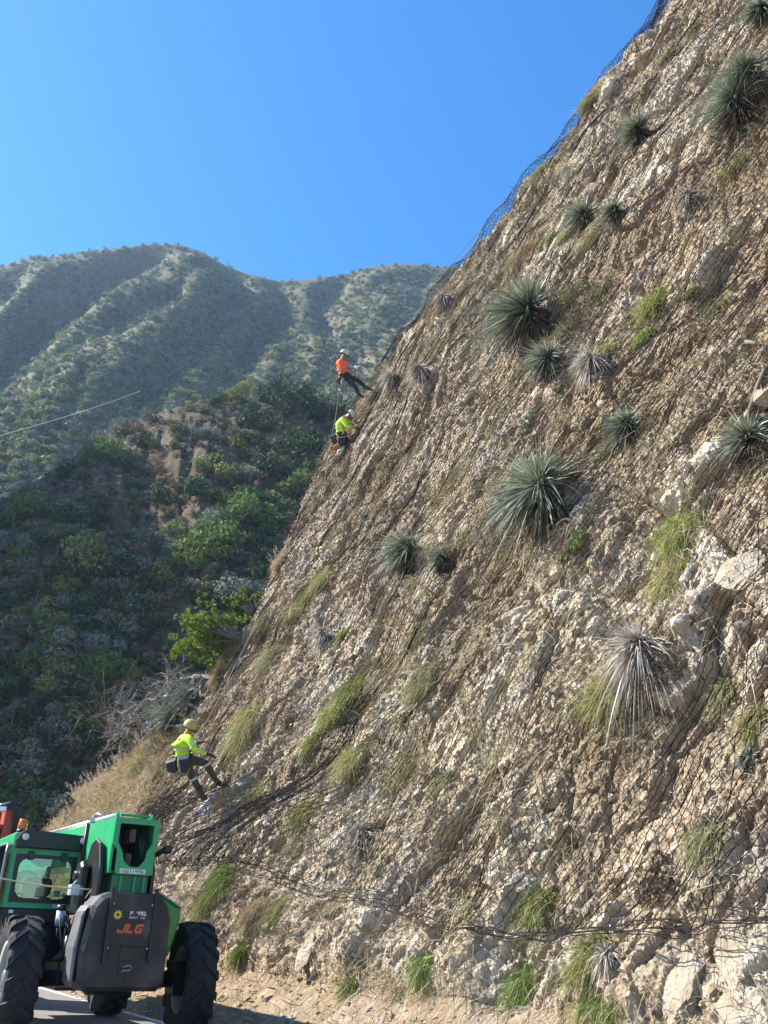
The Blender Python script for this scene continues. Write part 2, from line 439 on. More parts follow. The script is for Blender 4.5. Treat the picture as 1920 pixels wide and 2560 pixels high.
def spur_nz(X, T, r, z):
    q = np.stack([X / 90., r / 14, 0 * r], -1)
    dz = fbm(np.stack([X * .045, r * .1, z * .1], -1), 4, 5) * 2.0 * smooth01(T, 0, .2) * (1 - .75 * smooth01(T, .75, 1.))
    dr = fbm(np.stack([X * .007 + z * .03, z * .05, 0 * z], -1), 4, 9) * 3.2 * smooth01(T, 0, .15) * (1 - smooth01(T, .7, .98))
    return dz, dr, None
spur = hill('hillside', SPUR_RIDGE, 50, lambda x: 84 + (x + 200) * .02, lambda t: 1.28 * t - .28 * t * t, spur_nz,
            np.arange(-500, 1300, 5.), np.concatenate([np.linspace(0, 1, 200), np.linspace(1.02, 2, 12)]), 40, M_SPUR, 'dark brushy spur below the far hills')
FAR_RIDGE = [(-600, 800), (-200, 700), (0, 668), (60, 650), (170, 636), (300, 620), (360, 612), (450, 612), (500, 628), (560, 662), (620, 686), (700, 704), (760, 700), (850, 690), (930, 668), (1000, 660), (1130, 668), (1400, 690), (1800, 760)]
def far_nz(X, T, r, z):
    # T 0..1 over the face; sheet row in picture terms
    Y = 1500 - (1500 - np.interp(X, [p[0] for p in FAR_RIDGE], [p[1] for p in FAR_RIDGE])) * np.clip(T, 0, 1) ** .8
    k = smooth01(T, 0, .1) * (1 - smooth01(T, .9, 1.))
    dr = 0
    for pts, wd, am in (([(345, 660), (300, 720), (250, 790), (150, 880), (60, 1000)], 55, 46), ([(560, 690), (600, 780), (560, 900), (430, 1060)], 45, 24),
                        ([(690, 720), (720, 790), (700, 880), (640, 960)], 40, 26), ([(60, 700), (40, 800), (-40, 900)], 40, 20), ([(830, 720), (800, 800), (830, 900)], 34, 16), ([(450, 860), (330, 930), (200, 1000)], 34, 16)):
        dr = dr + gully(X, Y, pts, wd) * am * .5
    dr = dr + fbm(np.stack([X / 170. + Y / 420., Y / 260., 0 * X], -1), 3, 31, gain=.42) * 9
    dr = dr + fbm(np.stack([X / 50., Y / 60., 0 * X], -1), 3, 35) * 3
    dz = fbm(np.stack([X / 40., r / 20, 0 * X], -1), 3, 33) * 1.6
    return dz * k, dr * k, None
far = hill('far_hill', FAR_RIDGE, 120, lambda x: 330., lambda t: 1.22 * t - .22 * t * t, far_nz,
           np.arange(-600, 1800, 4.), np.concatenate([np.linspace(0, 1, 420), np.linspace(1.01, 2, 12)]), 120, M_FAR, 'hazy brush covered hills across the canyon')
# canyon wall out of the picture on the left, which shades the canyon floor
def side_wall():
    az = np.radians(np.arange(-76, -30.5, 1.0)); T = np.linspace(0, 2, 40)
    A_, T_ = np.meshgrid(az, T, indexing='ij')
    r = 70 + T_ * 42; top = np.interp(np.degrees(A_), [-76, -62, -50, -36, -31], [50, 62, SIDE_H, SIDE_H, 60])
    z = top * np.where(T_ < 1, 1.2 * T_ - .2 * T_ ** 2, 1 - .8 * (T_ - 1))
    p = np.stack([np.sin(A_) * r, np.cos(A_) * r, z - 2], -1)
    p[..., 2] += fbm(p / 14, 3, 77) * 3 * np.minimum(T_, 1); 
    tag(mesh_np('canyon_wall_hill', p.reshape(-1, 3), grid_faces(len(az), len(T))[:, ::-1], M_SPUR, smooth=True), kind='structure')
SIDE_H = 84.
side_wall()
# haze: even air in one closed box
hb = MB().box(-760, 760, -120, 700, -1.02, 285).build('haze', bpy.data.materials.new('haze'), kind='stuff', label='thin blue haze filling the canyon air')
hm = hb.data.materials[0]; hm.use_nodes = True; hm.node_tree.nodes.clear()
pv = hm.node_tree.nodes.new('ShaderNodeVolumePrincipled'); ho = hm.node_tree.nodes.new('ShaderNodeOutputMaterial')
pv.inputs['Color'].default_value = (.50, .72, 1., 1); pv.inputs['Density'].default_value = .00026; pv.inputs['Anisotropy'].default_value = .35
hm.node_tree.links.new(pv.outputs[0], ho.inputs['Volume'])
# ================================================================== PLANTS
K = 1920 / 1659.
G = np.random.default_rng(5)
def blades(base, dr, L, W, droop, seg=3, g=None, grav=(0, 0, -1.), fold=0., tint=None):
    g = g or G; n = len(base); dr = dr / np.linalg.norm(dr, axis=1, keepdims=True)
    side = np.cross(dr, g.normal(size=(n, 3))); side /= np.linalg.norm(side, axis=1, keepdims=True)
    V = []; grav = np.array(grav)
    for k in range(seg + 1):
        tt = k / seg
        p = base + dr * (L * tt)[:, None] + grav * (droop * L * tt * tt)[:, None]
        wv = (W * (1 - tt ** 1.6) * (.75 + .5 * math.sin(PI * min(1, tt * 1.3)) if seg > 1 else 1) + .0008)[:, None] * side * .5
        V += [p - wv, p + wv]
    V = np.stack(V, 1).reshape(-1, 3); m = 2 * (seg + 1)
    b = np.arange(n)[:, None, None] * m; k = np.arange(seg)[None, :, None] * 2
    Fc = (b + k + np.array([0, 1, 3, 2])[None, None, :]).reshape(-1, 4)
    ti = np.repeat(g.random(n) if tint is None else tint, m)
    return V, Fc, ti
def cat(parts):
    V = []; Fc = []; T = []; o = 0
    for v, f, t_ in parts: V.append(v); Fc.append(f + o); T.append(t_); o += len(v)
    return np.concatenate(V), np.concatenate(Fc), np.concatenate(T)
def unit(v): v = np.asarray(v, float); return v / np.linalg.norm(v)
def sphere_dirs(n, g): v = g.normal(size=(n, 3)); return v / np.linalg.norm(v, axis=1, keepdims=True)
def leafcloud(g, lumps, per, leaf, flat=1.):
    """lumps (k,4): centre + radius; leaves sit near each lump's skin"""
    out = []
    for c in lumps:
        n = max(4, int(per * (c[3] / np.mean(lumps[:, 3])) ** 2)); d = sphere_dirs(n, g); rr = c[3] * g.uniform(.55, 1.08, n) ** .7
        p = c[:3] + d * rr[:, None] * np.array([1, 1, flat])
        nrm = d + g.normal(size=(n, 3)) * .7; nrm /= np.linalg.norm(nrm, axis=1, keepdims=True)
        u = np.cross(nrm, g.normal(size=(n, 3))); u /= np.linalg.norm(u, axis=1, keepdims=True); v = np.cross(nrm, u)
        s = leaf * g.uniform(.6, 1.3, n)[:, None]
        q = np.stack([p - u * s * .5, p + v * s * .28 , p + u * s * .5, p - v * s * .28], 1).reshape(-1, 3)
        f = np.arange(4 * n).reshape(-1, 4)
        ti = np.repeat(np.clip(g.normal(.5, .16, n) + g.normal(0, .12), 0, 1), 4)
        out.append((q, f, ti))
    return cat(out)
def twigs(g, n, L, spread, r0=.012, base=(0, 0, 0), sub=3, up=(0, 0, 1), curl=.35):
    """branching sticks as thin crossed strips"""
    V = []; Fc = []; o = 0
    segs = []
    for i in range(n):
        d = unit(np.array(up) + g.normal(size=3) * spread); p = np.array(base, float) + g.normal(size=3) * .03; l = L * g.uniform(.6, 1.1)
        stack = [(p, d, l, r0, 0)]
        while stack:
            p, d, l, r, lev = stack.pop(); ns = 4
            for k in range(ns):
                q = p + d * l / ns; segs.append((p, q, r * (1 - .18 * k), r * (1 - .18 * (k + 1))))
                p = q; d = unit(d + g.normal(size=3) * curl * .5)
                if lev < sub and g.random() < .75: stack.append((p, unit(d + g.normal(size=3) * .75), l * g.uniform(.35, .6), r * .55, lev + 1))
    P0 = np.array([s[0] for s in segs]); P1 = np.array([s[1] for s in segs]); R0_ = np.array([s[2] for s in segs])[:, None]; R1_ = np.array([s[3] for s in segs])[:, None]
    return prisms(P0, P1, R0_, R1_, g)
def prisms(P0, P1, R0_, R1_, g=None):
    """three-sided rods between point arrays"""
    d = P1 - P0; d = d / np.maximum(np.linalg.norm(d, axis=1, keepdims=True), 1e-9)
    a = np.where(np.abs(d[:, 2:3]) < .9, np.array([[0, 0, 1.]]), np.array([[1., 0, 0]])); u = np.cross(d, a); u /= np.maximum(np.linalg.norm(u, axis=1, keepdims=True), 1e-9); v = np.cross(d, u)
    V = []
    for P_, R_ in ((P0, R0_), (P1, R1_)):
        for k in range(3):
            an = 2 * PI * k / 3; V.append(P_ + (u * math.cos(an) + v * math.sin(an)) * R_)
    V = np.stack(V, 1).reshape(-1, 3); b = np.arange(len(P0))[:, None, None] * 6
    Fc = (b + np.array([[0, 1, 4, 3], [1, 2, 5, 4], [2, 0, 3, 5]])[None]).reshape(-1, 4)
    return V, Fc, np.repeat((g or G).random(len(P0)), 6)
def mk(name, vft, mat, parent=None, **tags):
    return tag(mesh_np(name, vft[0], vft[1], mat, parent, attrs={'tint': vft[2]}), **tags)
M_LGREEN = leafmat('leaf_green', (.06, .11, .025), (.17, .24, .06), .25)
M_LDARK = leafmat('leaf_dark', (.022, .045, .018), (.075, .115, .035), .15)
M_LOLIVE = leafmat('leaf_olive', (.12, .14, .04), (.26, .27, .09), .2)
M_LGREY = leafmat('leaf_sage', (.13, .15, .115), (.24, .26, .20), .15)
M_BRUSH = leafmat('dry_brush', (.13, .095, .06), (.26, .20, .135), .1)
M_BARK = leafmat('bark', (.10, .08, .065), (.20, .165, .135), 0)
M_DEADW = leafmat('dead_wood', (.15, .13, .11), (.34, .31, .28), 0)
M_BRIGHT = leafmat('leaf_bright', (.07, .13, .02), (.20, .27, .05), .4)
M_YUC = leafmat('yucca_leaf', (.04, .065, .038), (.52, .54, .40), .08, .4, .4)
M_YUCD = leafmat('yucca_dry', (.20, .15, .11), (.62, .56, .47), .05, .6)
M_GRY = leafmat('grass_yellowgreen', (.15, .17, .04), (.40, .37, .14), .35, straw=.72)
M_GRG = leafmat('grass_green', (.07, .13, .025), (.20, .27, .06), .35, straw=.85)
M_GRD = leafmat('grass_dry', (.24, .17, .09), (.52, .42, .26), .3)
M_PLUME = leafmat('grass_plume', (.42, .33, .30), (.70, .62, .55), .4)
# --- shrub prototypes of the spur (unit radius about 1 m)
def bush_mesh(kind, seed):
    g = np.random.default_rng(seed)
    k = 13; L = np.zeros((k, 4)); an = g.uniform(0, 2 * PI, k); rr = g.uniform(0, .75, k) ** .7
    L[:, 0] = np.cos(an) * rr; L[:, 1] = np.sin(an) * rr; L[:, 2] = g.uniform(.25, 1.0, k) * (1.1 - rr * .6); L[:, 3] = g.uniform(.22, .45, k)
    return leafcloud(g, L, 120 if kind != 'grey' else 150, .13 if kind != 'grey' else .10, .8)
PROTO = {}
for kind, mt in (('green', M_LGREEN), ('dark', M_LDARK), ('olive', M_LOLIVE), ('grey', M_LGREY)):
    for v in range(3):
        a, b, c = bush_mesh(kind, hash(kind) % 1 + v * 7 + len(kind)); PROTO[kind, v] = (a, b, c, mt)
for v in range(2):
    a, b, c = twigs(np.random.default_rng(90 + v), 16, 1.1, .55, .014, sub=2); PROTO['bare', v] = (a, b, c, M_BRUSH)
_tw = twigs(np.random.default_rng(3), 7, .9, .6, .03, sub=1)
def spur_pt(x, y):
    h = SPBV.ray_cast(Vector(C0), Vector(ray(x, y)))
    return None if h[0] is None else np.array(h[0])
def bvh_of(p, st=2):
    q = p[::st, ::st]; return BVHTree.FromPolygons([tuple(map(float, v)) for v in q.reshape(-1, 3)], [tuple(map(int, f)) for f in grid_faces(q.shape[0], q.shape[1])])
SPBV = bvh_of(spur); FARBV = bvh_of(far)
BM = {}
def place_bush(kind, v, loc, r, label, name='shrub', cat_='shrub', group=None, hz=1., tw=True):
    key = (kind, v)
    if key not in BM:
        a, b, c, mt = PROTO[key]; e = empty(name, (0, 0, 0)); o1 = mk('crown' if kind != 'bare' else 'branches', (a, b, c), mt, e)
        if kind != 'bare': mk('stems', _tw, M_BARK, e)
        BM[key] = [ch for ch in e.children]; bpy.data.objects.remove(e) if False else None
        BM[key] = (e, list(e.children)); root = e
    else:
        e, chs = BM[key]; root = e.copy(); COL.objects.link(root)
        for ch in chs: c_ = ch.copy(); COL.objects.link(c_); c_.parent = root
    root.name = name; root.location = Vector(loc); root.scale = (r, r, r * hz); root.rotation_euler = (0, 0, rnd.uniform(0, 6.28))
    for k_ in ('group', 'label', 'category'):
        if k_ in root: del root[k_]
    tag(root, label, cat_, group); return root
# (x, y, radius in the 1659 px picture, kind, label)
SB = [(520, 832, 34, 'olive', 'sunlit yellow-green round bush on the crest of the dark spur'),
 (600, 850, 46, 'dark', 'dark rounded shrub on the spur crest right of the yellow-green bush'),
 (655, 868, 72, 'dark', 'largest dark evergreen bush on the spur crest left of the orange shirted worker'),
 (712, 890, 52, 'dark', 'dark evergreen bush on the crest directly below the orange shirted worker'),
 (560, 905, 46, 'dark', 'dark shrub just below the spur crest under the yellow-green bush'),
 (640, 960, 62, 'dark', 'broad dark bush on the spur face left of the upper yellow shirted worker'),
 (690, 985, 44, 'dark', 'dark bush on the spur against the netted edge under the upper yellow shirted worker'),
 (645, 1052, 48, 'green', 'brighter green bush on the spur beside the netted cliff edge'),
 (590, 1010, 46, 'dark', 'dark green bush mid spur between two larger ones'),
 (455, 868, 24, 'dark', 'small dark shrub on the lit crest left of the yellow-green bush'),
 (408, 880, 18, 'olive', 'smallest olive shrub on the lit grassy spur crest'),
 (430, 940, 26, 'grey', 'pale grey-green prickly clump on the brown upper spur'),
 (212, 968, 40, 'green', 'dark green bush on the left shoulder of the spur crest'),
 (262, 992, 26, 'dark', 'small dark bush just right of the shoulder bush on the spur'),
 (465, 1010, 46, 'olive', 'loose pale olive shrub in the middle of the upper spur'),
 (425, 1065, 44, 'dark', 'dark shrub below the pale olive shrub on the spur'),
 (520, 1105, 56, 'green', 'dark green spreading bush right of centre on the spur'),
 (455, 1165, 74, 'green', 'wide green bush in the centre of the spur face'),
 (385, 1145, 34, 'green', 'small green bush left of the wide central bush'),
 (60, 1105, 56, 'green', 'mid green bush near the left picture edge on the spur'),
 (122, 1155, 34, 'olive', 'small olive bush right of the mid green bush at left'),
 (30, 1180, 48, 'grey', 'grey sage bush at the left picture edge'),
 (190, 1205, 70, 'olive', 'large yellow-olive bush on the lower left spur'),
 (255, 1225, 40, 'dark', 'dark bush tucked right of the large yellow-olive bush'),
 (15, 1235, 30, 'olive', 'yellow-green bush below the grey sage bush at the left edge'),
 (250, 1095, 44, 'bare', 'leafless grey-purple shrub in the middle of the spur'),
 (590, 1172, 28, 'grey', 'small pale yellow-grey shrub beside the netted cliff edge'),
 (530, 1275, 66, 'grey', 'large silvery sage bush beside the netted cliff edge'),
 (340, 1255, 44, 'olive', 'dull olive bush on the lower middle spur'),
 (405, 1215, 44, 'green', 'green bush above the silvery sage bush'),
 (565, 1235, 40, 'dark', 'dark bush behind the silvery sage bush'),
 (212, 1400, 50, 'grey', 'pale tufted shrub standing out of the canyon shade'),
 (205, 1440, 56, 'green', 'green bush under the pale tufted shrub in the canyon shade'),
 (262, 1440, 34, 'olive', 'olive bush right of the green one in the canyon shade'),
 (128, 1540, 36, 'grey', 'grey-green shrub low in the dark canyon'),
 (310, 1465, 34, 'olive', 'faint olive shrub in shade above the dead branches')]
for i, (x, y, r, kind, lab) in enumerate(SB):
    p = spur_pt(x * K, (y + r * .55) * K)
    if p is None: p = spur_pt(x * K, (y + r) * K)
    if p is None: continue
    d = (p - C0) @ _f; rm = r * K * d / F * 1.25
    place_bush(kind, i % (2 if kind == 'bare' else 3), p - UP * .1 * rm, rm * 1.0, lab, 'bush' if kind in ('green', 'dark', 'olive') else 'shrub', 'bush' if kind in ('green', 'dark', 'olive') else 'shrub', 'bushes on the dark spur')
# undergrowth of the spur: low brush and dry grass nobody could count
def merge_scatter(pts, sc_, keys, name, mat_list, g, squash=.7, sub=1.0, **tags):
    V = []; Fc = []; T = []; MI = []; o = 0
    ml = []
    for p, s, k in zip(pts, sc_, keys):
        a, b, c, mt = PROTO_S[k]
        if mt not in ml: ml.append(mt)
        an = g.uniform(0, 6.28); ca_, sa_ = math.cos(an), math.sin(an)
        q = a * s; q = np.stack([q[:, 0] * ca_ - q[:, 1] * sa_, q[:, 0] * sa_ + q[:, 1] * ca_, q[:, 2] * squash], -1) + p
        V.append(q); Fc.append(b + o); T.append(np.clip(c + g.normal(0, .12), 0, 1)); MI.append(np.full(len(b), ml.index(mt))); o += len(q)
    ob = mesh_np(name, np.concatenate(V), np.concatenate(Fc), None, attrs={'tint': np.concatenate(T)}, mats=ml, fmats=np.concatenate(MI))
    return tag(ob, **tags)
PROTO_S = {}
def small_bush(seed, k=5, per=16, leaf=.34):
    g = np.random.default_rng(seed); L = np.zeros((k, 4)); an = g.uniform(0, 2 * PI, k); rr = g.uniform(0, .6, k)
    L[:, 0] = np.cos(an) * rr; L[:, 1] = np.sin(an) * rr; L[:, 2] = g.uniform(.25, .8, k); L[:, 3] = g.uniform(.3, .5, k)
    return leafcloud(g, L, per, leaf, .8)
for i, (mt) in enumerate((M_LGREEN, M_LDARK, M_LOLIVE, M_LGREY, M_BRUSH)):
    for v in range(2):
        PROTO_S[i, v] = (*small_bush(40 + i * 3 + v), mt); PROTO_S[i + 10, v] = (*small_bush(70 + i * 3 + v, 8, 45, .19), mt)
    
def tuft_mesh(g, n, L, W, spread, droop, base_r, grav=(0, 0, -1), axis=(0, 0, 1), seg=3):
    b = g.normal(size=(n, 3)) * base_r * np.array([1, 1, .3]); d = np.array(axis) + g.normal(size=(n, 3)) * spread
    return blades(b, d, L * g.uniform(.55, 1.1, n), np.full(n, W) * g.uniform(.6, 1.2, n), droop * g.uniform(.5, 1.4, n), seg, g, grav)
for v in range(2):
    PROTO_S[20, v] = (*tuft_mesh(np.random.default_rng(v), 60, 1.0, .05, .55, .5, .25, seg=2), M_GRD)
    PROTO_S[21, v] = (*twigs(np.random.default_rng(190 + v), 8, 1.0, .6, .016, sub=1), M_BRUSH)
g = np.random.default_rng(11)
pts = []; scs = []; keys = []
for i in range(6200):
    x = g.uniform(-60, 1020); y = g.uniform(930, 2120)
    p = spur_pt(x, y)
    if p is None: continue
    v = fbm(np.array([[p[0] / 7, p[1] / 7, p[2] / 7]]), 3, 3)[0]; hi_ = p[2] > 24 and x < 620
    if hi_: v -= .22
    if i < 3300 and (v > -.05 or g.random() < .3):
        k = g.choice([10, 11, 11, 12, 13, 14], p=[.12, .32, .14, .12, .18, .12]); s = g.uniform(.5, 1.7)
    else: k = g.choice([20, 20, 20, 21, 14]); s = g.uniform(.3, .75)
    pts.append(p); scs.append(s); keys.append((int(k), int(g.integers(2))))
merge_scatter(pts, scs, keys, 'undergrowth', None, g, .85, label='low dry brush and grass covering the dark spur', kind='stuff')
pts = []; scs = []; keys = []
while len(pts) < 16000:
    x = g.uniform(-80, 1280); y = g.uniform(600, 1350)
    h = FARBV.ray_cast(Vector(C0), Vector(ray(x, y)))
    if h[0] is None: continue
    p = np.array(h[0]); v = fbm(p[None] / 30, 4, 3)[0]
    if v < -.2 and g.random() > .7: continue
    k = g.choice([0, 1, 2, 3], p=[.28, .2, .27, .25]); pts.append(p); scs.append(float(np.clip(g.lognormal(.15, .4), .5, 2.6))); keys.append((int(k), int(g.integers(2))))
merge_scatter(pts, scs, keys, 'chaparral', None, g, .8, label='dense chaparral covering the hazy far hills', kind='stuff')
# tall dried flower stalks standing on the shaded spur
for i, (x, y0, y1, lab) in enumerate([(14, 1470, 1400, 'thin pale dead flower stalk low at the left picture edge'), (75, 1312, 1240, 'bent pale dead flower stalk above a pale dead rosette in the canyon shade'),
        (232, 1330, 1265, 'dead flower stalk in shade right of the other stalks'), (12, 1620, 1520, 'lowest tall dead flower stalk in the dark canyon')]):
    p = spur_pt(x * K, y0 * K)
    if p is None: continue
    d = (p - C0) @ _f; hgt = (y0 - y1) * K * d / F * 1.15
    mb = MB(); mb.tube([p, p + UP * hgt * .5 + N * .05, p + UP * hgt + N * .02], [.06, .05, .03], 5)
    gg = np.random.default_rng(i); 
    for k in range(26):
        q = p + UP * hgt * gg.uniform(.55, 1.); mb.tube([q, q + np.array([gg.normal() * .22, gg.normal() * .22, .12])], [.02, .01], 3)
    mb.build('flower_stalk', M_DEADW, label=lab, cat='dead stalk', group='dead flower stalks on the spur')
# ================================================================== NET
M_WIRE = paint('net_wire', (.020, .017, .017), .9, 0, .2); M_WIRE.node_tree.nodes['Principled BSDF'].inputs['Specular IOR Level'].default_value = .1
def net_hem(a): return np.interp(a, [-3, 4.5, 6.5, 8.5, 10.3, 12.5, 14.7, 17.5, 20.5, 23, 25, 27, 40], [1.25, 1.25, 1.15, 1.12, 1.45, 1.45, 1.45, 1.9, 2.55, 3.6, 5.2, 6.6, 9])
def net_bulge(a, z):
    return 1.1 * smooth01(a, 10.8, 13.2) * (1 - smooth01(a, 18.5, 21.5)) * (1 - smooth01(z - net_hem(a), .25, 2.3))
def net_pos(a, z, lift=0.):
    p, ph_ = cliff_pos(a, z); d0, _ = cliff_disp(a, z, False); n_ = cliff_normal(a, z) * NSGN
    off = d0 * .85 + .13 + .07 * fbm(p / 1.1, 2, 200) + .04 * fbm(p / .4, 2, 210) + net_bulge(a, z) + lift + .20 * smooth01(a - np.interp(z, ZK, SE), -.6, 1.2) * smooth01(z, 16, 19)
    return p + n_ * off[..., None]
def hexnet(a0, a1, z0, z1, w, h, jit=.18, lift=0., keep=None, seed=1, wr=.0036, chain=1.25, tw=.34, curl=0.):
    g = np.random.default_rng(seed)
    na = int((a1 - a0) / w); nz = int((z1 - z0) / h)
    I, J = np.meshgrid(np.arange(na), np.arange(nz), indexing='ij')
    # each cell gives two nodes joined by the twisted upright, and two slanting wires
    sh = (J % 2) * .5
    def node(i, j, t):                      # t 0 lower, 1 upper end of the twist
        a = a0 + (i + (j % 2) * .5) * w; z = z0 + (j + (.0 if t == 0 else tw)) * h
        k = _h(i.astype(np.int64), j.astype(np.int64), np.full_like(i, t), 5); k2 = _h(i.astype(np.int64), j.astype(np.int64), np.full_like(i, t + 7), 9)
        wa = fbm(np.stack([a / .7, z / .7, 0 * a], -1), 2, 300) * w * .7; wz = fbm(np.stack([a / .8, z / .8, 5 + 0 * a], -1), 2, 310) * h * .5
        return a + (k - .5) * w * jit + wa, z + (k2 - .5) * h * jit + wz
    lo = node(I, J, 0); hi = node(I, J, 1)
    iu = I + (J % 2); il = iu - 1; ju = J + 1
    r0n = node(iu, ju, 0); l0n = node(il, ju, 0)
    A0 = []; 
    A0.append((lo, hi, wr * chain)); A0.append((hi, r0n, wr / chain)); A0.append((hi, l0n, wr * chain))
    V = []; Fc = []; o = 0
    for (p0, p1, rr) in A0:
        aa0, zz0 = p0[0].ravel(), p0[1].ravel(); aa1, zz1 = p1[0].ravel(), p1[1].ravel()
        ok = (zz0 > net_hem(aa0)) & (zz1 > net_hem(aa1)) & (aa1 < a1) & (aa1 > a0)
        if keep is not None: ok &= keep(aa0, zz0)
        q0 = net_pos(aa0[ok], zz0[ok], lift); q1 = net_pos(aa1[ok], zz1[ok], lift)
        if curl:
            for q_ in (q0, q1): q_ += np.stack([fbm(q_ / .16 + j * 9, 2, 700 + j) for j in range(3)], -1) * curl
        v, f, _ = prisms(q0, q1, np.full((len(q0), 1), rr), np.full((len(q0), 1), rr)); V.append(v); Fc.append(f + o); o += len(v)
    V = np.concatenate(V); Fc = np.concatenate(Fc)
    return V, Fc, np.zeros(len(V))
net = empty('rockfall_net', tuple(tow(12, 7, 1.4)), 0, 'dark twisted-wire rockfall net draped over the whole tan rock slope', 'net')
def net_part(name, vft, **k):
    v = vft[0] - np.array(net.location); return mk(name, (v, vft[1], vft[2]), M_WIRE, net, **k)
net_part('wire_mesh', hexnet(2.2, 28.5, 1.0, 31, .128, .102, .12, keep=lambda a, z: z < 6.5, wr=.0042))
net_part('upper_wire_mesh', hexnet(2.2, 28.5, 1.0, 31, .128, .102, .12, keep=lambda a, z: z >= 6.5, wr=.0050))
net_part('loose_fold', hexnet(11.5, 21.5, 1.0, 3.6, .10, .14, .5, .14, lambda a, z: (z < net_hem(a) + 1.5) & (a > 12.2) & (a < 19.2), 2, .0042, 1., .42, .075), label='doubled loose net sagging away from the slope')
def path_on(pts, n, lift=.05, jitter=.02, seed=0):
    g_ = np.random.default_rng(seed); pts = np.array(pts, float); s_ = np.linspace(0, len(pts) - 1, n)
    a = np.interp(s_, range(len(pts)), pts[:, 0]); z = np.interp(s_, range(len(pts)), pts[:, 1])
    a = a + fbm(np.stack([s_ * 3, 0 * s_ + seed, 0 * s_], -1), 2, 400 + seed) * jitter; z = z + fbm(np.stack([s_ * 3, 0 * s_, 0 * s_ + seed], -1), 2, 420 + seed) * jitter
    return net_pos(a, z, lift)
def wires(paths, r):
    P0 = np.concatenate([p[:-1] for p in paths]); P1 = np.concatenate([p[1:] for p in paths]); rr = np.full((len(P0), 1), r); return prisms(P0, P1, rr, rr)
hem = [(2.5, 1.28), (4.5, 1.27), (6.5, 1.17), (8.5, 1.14), (10.3, 1.47), (12.5, 1.47), (14.7, 1.47), (17.5, 1.92), (20.5, 2.57), (23, 3.6), (25, 5.2), (27, 6.6)]
net_part('hem', wires([path_on(hem, 260, .02 + .02 * k, .12, k) for k in range(6)], .005), label='bunched wires along the bottom hem')
fold = [(15.6, 2.0), (14.6, 2.6), (13.5, 3.2), (12.8, 3.9), (12.4, 4.6)]
net_part('fold', wires([path_on([(a + G.normal() * .09, z + G.normal() * .09) for a, z in fold], 60, .1 + G.uniform(0, .12), .12, 50 + k) for k in range(15)], .0042), label='dark twisted fold running diagonally up the net')
cab = []
for k in range(12):                       # slanting lacing lines
    a = 9.4 - k * .5; cab.append(path_on([(a, 1.2 + max(0, k - 6) * .18), (a - 1.9, 3.0), (a - 3.6, 4.9)], 70, .03, .10, 80 + k))
for k in range(6):
    a = 12.8 - k * 1.2; cab.append(path_on([(a + 2, 4.2 + k * .4), (a - 1.2, 7.4 + k * .3), (a - 4, 10.2)], 80, .03, .15, 120 + k))
for a in (5.2, 8.3, 11.6, 15.0, 18.4, 21.2):  # upright seams between the net panels
    for e in (0,): cab.append(path_on([(a + e, net_hem(a) + .02), (a + .1 + e, 6.), (a - .1, 12.), (a, 20), (a + .1, 30)], 240, .03, .08, int(a * 10)))
net_part('lacing', wires(cab, .0046))
